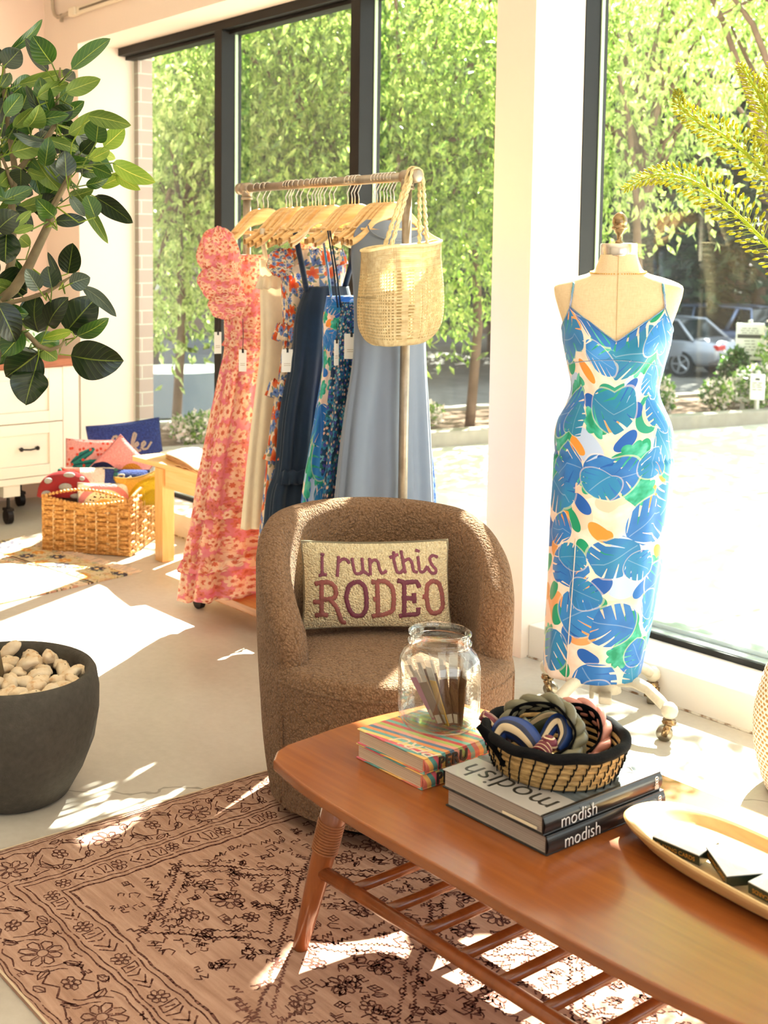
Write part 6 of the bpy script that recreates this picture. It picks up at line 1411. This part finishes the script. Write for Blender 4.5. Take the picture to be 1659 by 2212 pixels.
# ================= flower spikes in a vase on the table =================
VC=Vector((-1.2,3.32,0)); t=thing('floor_vase','tall pale floor vase of yellow green flower spikes by the window, past the woven basket','vase',VC)
MB().lathe([(0,.001),(.08,.001),(.10,.02),(.12,.18),(.10,.38),(.06,.50),(.065,.54),(.06,.54),(.052,.50),(.09,.38),(.11,.18),(.09,.03),(0,.02)],36).build('vase_body',paint('vase_glaze',hexc('E4DED2')),t,True)
g=G('spike_bud',.5,0,.3); cc=g.ramp(g.noise(g.obj(),70,2),[(.35,hexc('9C9A20')),(.65,hexc('D2CC48'))]); g.col(cc); g.trans(.45,cc); M_BUD=g.m
M_STEM=plain('spike_stem',hexc('B4BE3A'),.5,0,.4,0,8,0,60,.002,.4)
def spike(label,path,dr_,w1,nb,tipc=False):
    P=spl([at(x,y,dr_+dd) for x,y,dd in path],14); P+= spl([P[-1],P[-1].lerp(VC+Vector((0,0,.55)),.5)+Vector((.05,0,.05)),VC+Vector((0,0,.52)),VC+Vector((0,0,.05))],8)[1:]
    t=thing('flower_spike',label,'flower',VC+Vector((0,0,.05))); n=len(P); MB().tube(P,[.0018+.0038*min(1,i/30) for i in range(n)],7).build('stem',M_STEM,t,True,world=True)
    m=MB(); ped=MB(); n2=int(len(path)*14-14); acc=0
    for k in range(nb):
        f=(k/nb)**.85; i=min(n2-1,f*n2); j=int(i); q=i-j; p=P[j].lerp(P[j+1],q); d=(P[j+1]-P[j]).normalized()     # d points back towards the root
        a=k*2.399; o1=d.orthogonal().normalized(); o2=d.cross(o1); rd=o1*math.cos(a)+o2*math.sin(a); grow=.18+.82*min(1,f*1.7); L=w1*grow; dir_=(rd*.95-d*(1.0-.45*grow)).normalized()
        e=p+dir_*L; ped.tube([p,p+dir_*L*.55-d*.0,e],[.0009,.0007,.0009],3,cap=False)
        bl=.0138*(.45+.55*grow); Mx=dir_.to_track_quat('Z','Y').to_matrix(); m.sph(e,(bl*.32,bl*.32,bl*.8),6,Mx)
    ped.build('bud_stalks',M_STEM,t,False,world=True); m.build('buds',M_BUD,t,True,world=True)['kind']='stuff'; return t
spike('lowest yellow green flower spike, arching left over the dress form',[(1350,408,.05),(1395,384,.05),(1450,378,.04),(1515,402,.03),(1580,452,.02),(1659,530,0),(1760,640,0)],3.95,.058,270)
spike('middle yellow green flower spike with a browned drooping tip',[(1464,198,.05),(1472,232,.05),(1510,262,.04),(1570,298,.03),(1625,345,.02),(1690,420,0),(1800,590,0)],3.9,.056,270)
spike('upper yellow green flower spike at the right edge',[(1598,142,.05),(1625,180,.04),(1650,225,.03),(1680,300,.02),(1740,420,0),(1830,600,0)],3.95,.056,250)
spike('upright yellow green flower spike half cut by the right edge',[(1668,130,.0),(1662,190,.0),(1660,260,.0),(1672,340,0),(1730,460,0),(1850,640,0)],4.0,.054,220)
# ================= pale woven basket at the right =================
WC=Vector((-1.715,3.30,0)); g=G('white_tan_weave',.85,0,.2); u=g.uv(); x,y,_=g.sep(u); fx=((x*60+ (y*34).floor()*.5).frac()-.5).abs(); fy=((y*34).frac()-.5).abs()
g.col(g.mix(((fx*fx+fy*fy).sqrt()<.34),hexc('F3EBDD'),hexc('C79A5E'))); g.bump(1-(fx*fx+fy*fy).sqrt(),.9,.008); M_WWV=g.m
t=thing('tall_woven_basket','tall white and tan dotted woven basket at the right edge by the window','basket',WC)
def wb(u,v):
    z=.395*v; r=.150+.052*math.sin(PI*min(1,v*.95+.02))**.8-.012*v; th=2*PI*u; b_=.0022*abs(math.sin(30*th))*abs(math.sin(v*34*PI/2*1.0)); return ((r+b_)*math.cos(th),(r+b_)*math.sin(th),z+.002)
MB().grid(wb,240,90,cu=True,uvf=lambda u,v:(u,v)).build('basket_body',M_WWV,t,True,solid=.004)
MB().tube([(.152*math.cos(2*PI*k/48),.152*math.sin(2*PI*k/48),.397) for k in range(48)],.007,7,closed=True).build('rim',M_WWV,t,True)
MB().lathe([(0,.004),(.15,.004)],32).build('basket_base',M_WWV,t)
t=thing('teal_tassel_throw','teal fringed tassel throw stuffed in the top of the tall woven basket','throw',WC+Vector((0,0,.22)))
MB().sph((0,0,.11),(.12,.12,.09),20).build('folded_throw',yarn('throw_yarn','CDBE9C'),t,True)
for k,(x,y) in enumerate(((-.125,-.03),(-.10,.05),(-.09,-.09))):
    m=MB(); 
    for j in range(40):
        a=random.uniform(0,2*PI); m.tube([(x,y,.225),(x+.02*math.cos(a),y+.02*math.sin(a),.215),(x+.045*math.cos(a),y+.045*math.sin(a),.17+random.uniform(0,.02))],[.002,.0025,.002],4)
    m.build('tassel',tas,t,True)
